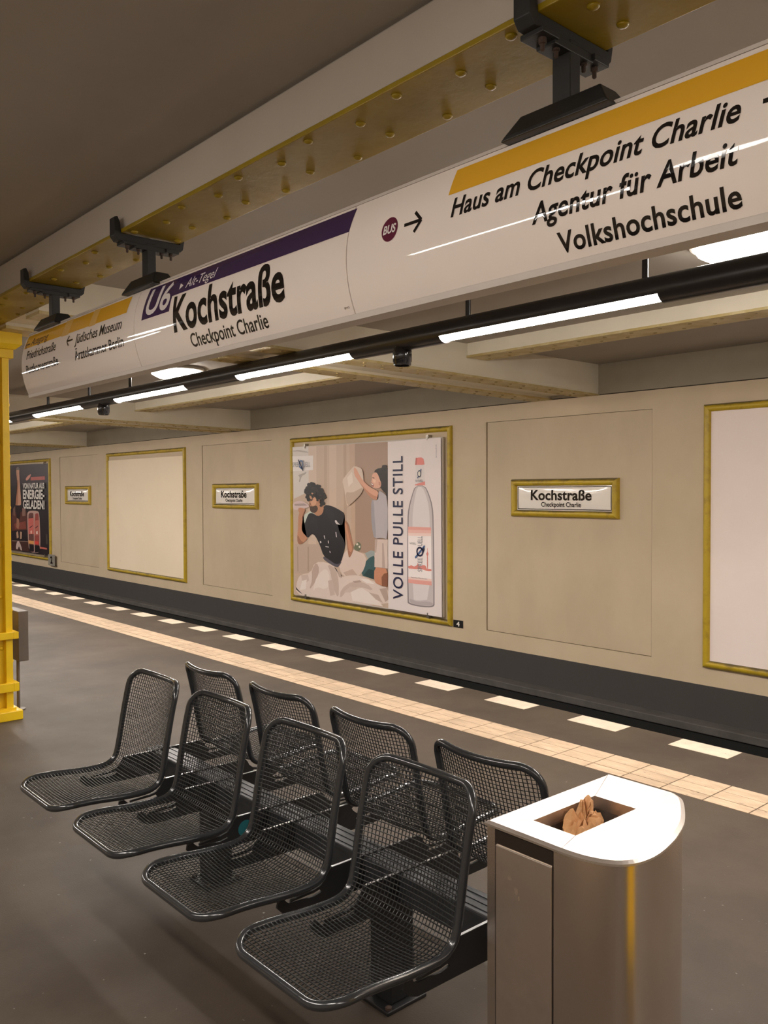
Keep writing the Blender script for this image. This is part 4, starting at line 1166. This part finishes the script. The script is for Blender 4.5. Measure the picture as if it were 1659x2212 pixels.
# carrying beam, cheek plates and legs
MB().box(-1.52 - BX, -3.72 - BX, -0.055, 0.055, 0.362, 0.452).build('beam', 'bench_steel', bench, bevel=0.006)
for yy in (-0.03, 0.0, 0.03):
    MB().box(-1.52 - BX, -3.72 - BX, yy - 0.004, yy + 0.004, 0.452, 0.4545).build('beam_ridge', 'bench_steel', bench)
def cheek_outline():
    R = [(0.055, 0.458), (0.192, 0.458), (0.203, 0.448), (0.214, 0.428), (0.232, 0.413), (0.262, 0.406), (0.345, 0.402), (0.347, 0.396), (0.262, 0.398),
         (0.236, 0.402), (0.228, 0.392), (0.262, 0.386), (0.352, 0.393), (0.362, 0.402), (0.372, 0.412), (0.392, 0.410), (0.396, 0.392), (0.372, 0.366), (0.345, 0.356), (0.055, 0.352)]
    return R + [(-a, b) for a, b in reversed(R)]
ck = MB().prism(cheek_outline(), -0.004, 0.004, lambda u, v, w: (w, u, v)).mesh('cheek_plate', 'bench_black')
ed = MB().box(-0.0045, 0.0045, 0.06, 0.188, 0.4575, 0.4592).mesh('pale_edge', 'bright_edge')  # pale metallic strip along the top edge of a cheek plate
sl = MB()
sticker = None
for i, x in enumerate(seat_x):
    for dx in (-0.185, 0.205):
        c = link_mesh('cheek_plate', ck, bench, (x + dx - BX, 0, 0))
        link_mesh('pale_edge', ed, c)
        link_mesh('pale_edge', ed, c, (0, -0.248, 0))
        if i == 2 and dx > 0: sticker = c
MB().prism([(-0.158 + 0.030 * math.cos(6.2832 * k / 24), 0.408 + 0.030 * math.sin(6.2832 * k / 24)) for k in range(24)], 0.0042, 0.0048, lambda u, v, w: (w, u, v)).build('round_sticker', 'teal', sticker)
for x in (-2.06, -3.18):
    lg = MB().box(x - BX - 0.05, x - BX + 0.05, -0.05, 0.05, 0.012, 0.362).build('leg', 'bench_black', bench, bevel=0.004)
    MB().box(x - BX - 0.075, x - BX + 0.075, -0.085, 0.085, 0, 0.012).build('foot_plate', 'bench_black', lg, bevel=0.003)
    for sx in (-1, 1):
        for sy_ in (-1, 1):
            MB().lathe([(0.011, 0.012), (0.011, 0.02), (0.005, 0.022)], 6, (x - BX + sx * 0.06, sy_ * 0.068, 0)).build('bolt', 'rust', lg)

# ------------------------------------------------------------------ litter bin
BO = (-1.235, 1.832, 0)
binr = empty('litter_bin', BO)
tag(binr, 'stainless steel litter bin with rounded front beside the bench', 'bin')
foot = [(-1.420, 1.567), (-1.182, 1.567), (-1.140, 1.571), (-1.100, 1.583), (-1.064, 1.605), (-1.041, 1.640), (-1.033, 1.685), (-1.034, 1.730), (-1.041, 1.775), (-1.052, 1.825),
        (-1.066, 1.870), (-1.084, 1.920), (-1.106, 1.965), (-1.132, 2.010), (-1.158, 2.050), (-1.180, 2.077), (-1.212, 2.097), (-1.420, 2.097)]
def dense(P):
    out = [P[0]]
    core = spline(P[1:-1], 3)
    return out + core + [P[-1]]
FT = dense(foot)
def inset(P, d):
    n = len(P)
    out = []
    for i in range(n):
        a, b, c = Vector(P[i - 1]), Vector(P[i]), Vector(P[(i + 1) % n])
        e1, e2 = (b - a).normalized(), (c - b).normalized()
        n1, n2 = Vector((-e1.y, e1.x)), Vector((-e2.y, e2.x))
        k = (n1 + n2)
        k = k / max(0.2, k.dot(n1))
        out.append(tuple(b + k * d))
    return out
L2 = lambda P: [(x - BO[0], y - BO[1]) for x, y in P]
def strip(P, Q, z0, z1, mb):
    n = len(P)
    mb.add([(x, y, z0) for x, y in P] + [(x, y, z1) for x, y in Q], [(i, (i + 1) % n, n + (i + 1) % n, n + i) for i in range(n)])
OUT = L2(FT)
BODY = inset(OUT, 0.006)
body = MB()
strip(BODY, BODY, 0.02, 0.826, body)
nb = len(BODY)
body.f.append(tuple(range(nb))[::-1])
body.build('bin_body', 'steel', binr, smooth=True)
MB().prism(inset(OUT, 0.02), 0, 0.02, lambda u, v, w: (u, v, w)).build('plinth', 'bin_dark', binr)
# lid with rectangular opening
bm = bmesh.new()
INN = inset(OUT, 0.010)
hole = [(x - BO[0], y - BO[1]) for x, y in ((-1.338, 1.657), (-1.212, 1.657), (-1.212, 1.913), (-1.338, 1.913))]
def ring(P, z): return [bm.verts.new((x, y, z)) for x, y in P]
ra, rb, rc = ring(OUT, 0.823), ring(OUT, 0.828), ring(INN, 0.833)
h1, h2 = ring(hole, 0.833), ring(hole, 0.800)
for p, q in ((ra, rb), (rb, rc), (h2, h1)):
    n = len(p)
    for i in range(n): bm.faces.new((p[i], p[(i + 1) % n], q[(i + 1) % n], q[i]))
es = [bm.edges.get((r[i], r[(i + 1) % len(r)])) for r in (rc, h1) for i in range(len(r))]
bmesh.ops.triangle_fill(bm, use_beauty=True, edges=es)
bmesh.ops.recalc_face_normals(bm, faces=bm.faces)
me = bpy.data.meshes.new('lid')
bm.to_mesh(me)
bm.free()
me.materials.append(M['steel_lid'])
lid = link_mesh('lid', me, binr)
# mitre seams of the lid
sm = poly2d(stroke((-1.338 - BO[0] + .002, 1.913 - BO[1]), (-1.416 - BO[0], 2.092 - BO[1]), 0.0016), stroke((-1.212 - BO[0], 1.657 - BO[1]), (-1.19 - BO[0], 1.575 - BO[1]), 0.0016), stroke((-1.338 - BO[0], 1.657 - BO[1]), (-1.416 - BO[0], 1.572 - BO[1]), 0.0016))
decal('mitre_seam', sm, 'liner', lid, lambda u, v: (u, v, 0.8335))
# liner inside the opening
ln = MB()
hx0, hy0, hx1, hy1 = hole[0][0], hole[0][1], hole[2][0], hole[2][1]
strip([(hx0, hy0), (hx1, hy0), (hx1, hy1), (hx0, hy1)], [(hx0 - .0005, hy0 - .0005), (hx1 + .0005, hy0 - .0005), (hx1 + .0005, hy1 + .0005), (hx0 - .0005, hy1 + .0005)], 0.66, 0.802, ln)
ln.add([(hx0, hy0, 0.66), (hx1, hy0, 0.66), (hx1, hy1, 0.66), (hx0, hy1, 0.66)], [(0, 1, 2, 3)])
ln.build('liner', 'liner', binr)
# door in the flat side facing the camera
yd = 1.573 - BO[1]
X = lambda x: x - BO[0]
MB().box(X(-1.388), X(-1.212), yd - 0.0012, yd + 0.02, 0.786, 0.823).build('slot', 'bin_dark', binr)
door = MB().box(X(-1.384), X(-1.215), yd - 0.004, yd + 0.02, 0.03, 0.783).build('door', 'steel_door', binr, bevel=0.002)
MB().box(X(-1.388), X(-1.384), yd - 0.0008, yd + 0.01, 0.025, 0.786).box(X(-1.215), X(-1.2115), yd - 0.0008, yd + 0.01, 0.025, 0.786).build('door_gap', 'bin_dark', binr)
sm = poly2d(ring2d(X(-1.318), 0.690, 0.006, 0.009, 9), ring2d(X(-1.338), 0.715, 0.007, 0.005, 7), ring2d(X(-1.31), 0.675, 0.003, 0.006, 7))
decal('stain', sm, 'stain', door, lambda u, v: (u, yd - 0.0045, v))

# crumpled paper bag in the opening
BG = (-1.278, 1.785, 0.70)
edge = [(-1.315, 1.753, 0.828), (-1.316, 1.778, 0.806), (-1.322, 1.806, 0.816), (-1.328, 1.830, 0.836), (-1.322, 1.862, 0.852), (-1.312, 1.873, 0.836), (-1.300, 1.852, 0.812),
        (-1.284, 1.848, 0.820), (-1.262, 1.842, 0.808), (-1.245, 1.818, 0.806), (-1.236, 1.775, 0.808), (-1.234, 1.725, 0.812), (-1.246, 1.700, 0.806), (-1.280, 1.712, 0.800), (-1.306, 1.730, 0.806)]
rb_ = random.Random(5)
cen = Vector((-1.275, 1.785, 0.800))
rings = []
for t in (1.0, 0.80, 0.58, 0.34, 0.12):
    row = []
    for i in range(len(edge) * 3):
        a, b = Vector(edge[(i // 3) % len(edge)]), Vector(edge[(i // 3 + 1) % len(edge)])
        p = a.lerp(b, (i % 3) / 3.0)
        q = cen.lerp(p, t)
        if t < 1: q.z += 0.020 * math.sin(math.pi * t) + 0.011 * rb_.uniform(-1, 1)
        q += Vector((rb_.uniform(-1, 1), rb_.uniform(-1, 1), rb_.uniform(-1, 1))) * (0.0035 if t < 1 else 0.0015)
        row.append(q)
    rings.append(row)
under = [[cen.lerp(p, k) + Vector((0, 0, dz)) for p in rings[0]] for k, dz in ((0.92, -0.035), (0.85, -0.075), (0.6, -0.095))]
rings = under[::-1] + rings
bag = MB()
nn = len(rings[0])
vs = [tuple(p - Vector(BG)) for row in rings for p in row]
fs = []
for j in range(len(rings) - 1):
    for i in range(nn):
        a, b, c, d = j * nn + i, j * nn + (i + 1) % nn, (j + 1) * nn + (i + 1) % nn, (j + 1) * nn + i
        fs += [(a, b, c), (a, c, d)] if (i + j) % 2 else [(a, b, d), (b, c, d)]
fs.append(tuple(range(nn))[::-1])
fs.append(tuple((len(rings) - 1) * nn + i for i in range(nn)))
bag.add(vs, fs)
o = bag.build('paper_bag', 'paper', None, loc=BG)
tag(o, 'crumpled brown paper bag stuffed into the litter bin opening', 'paper bag')
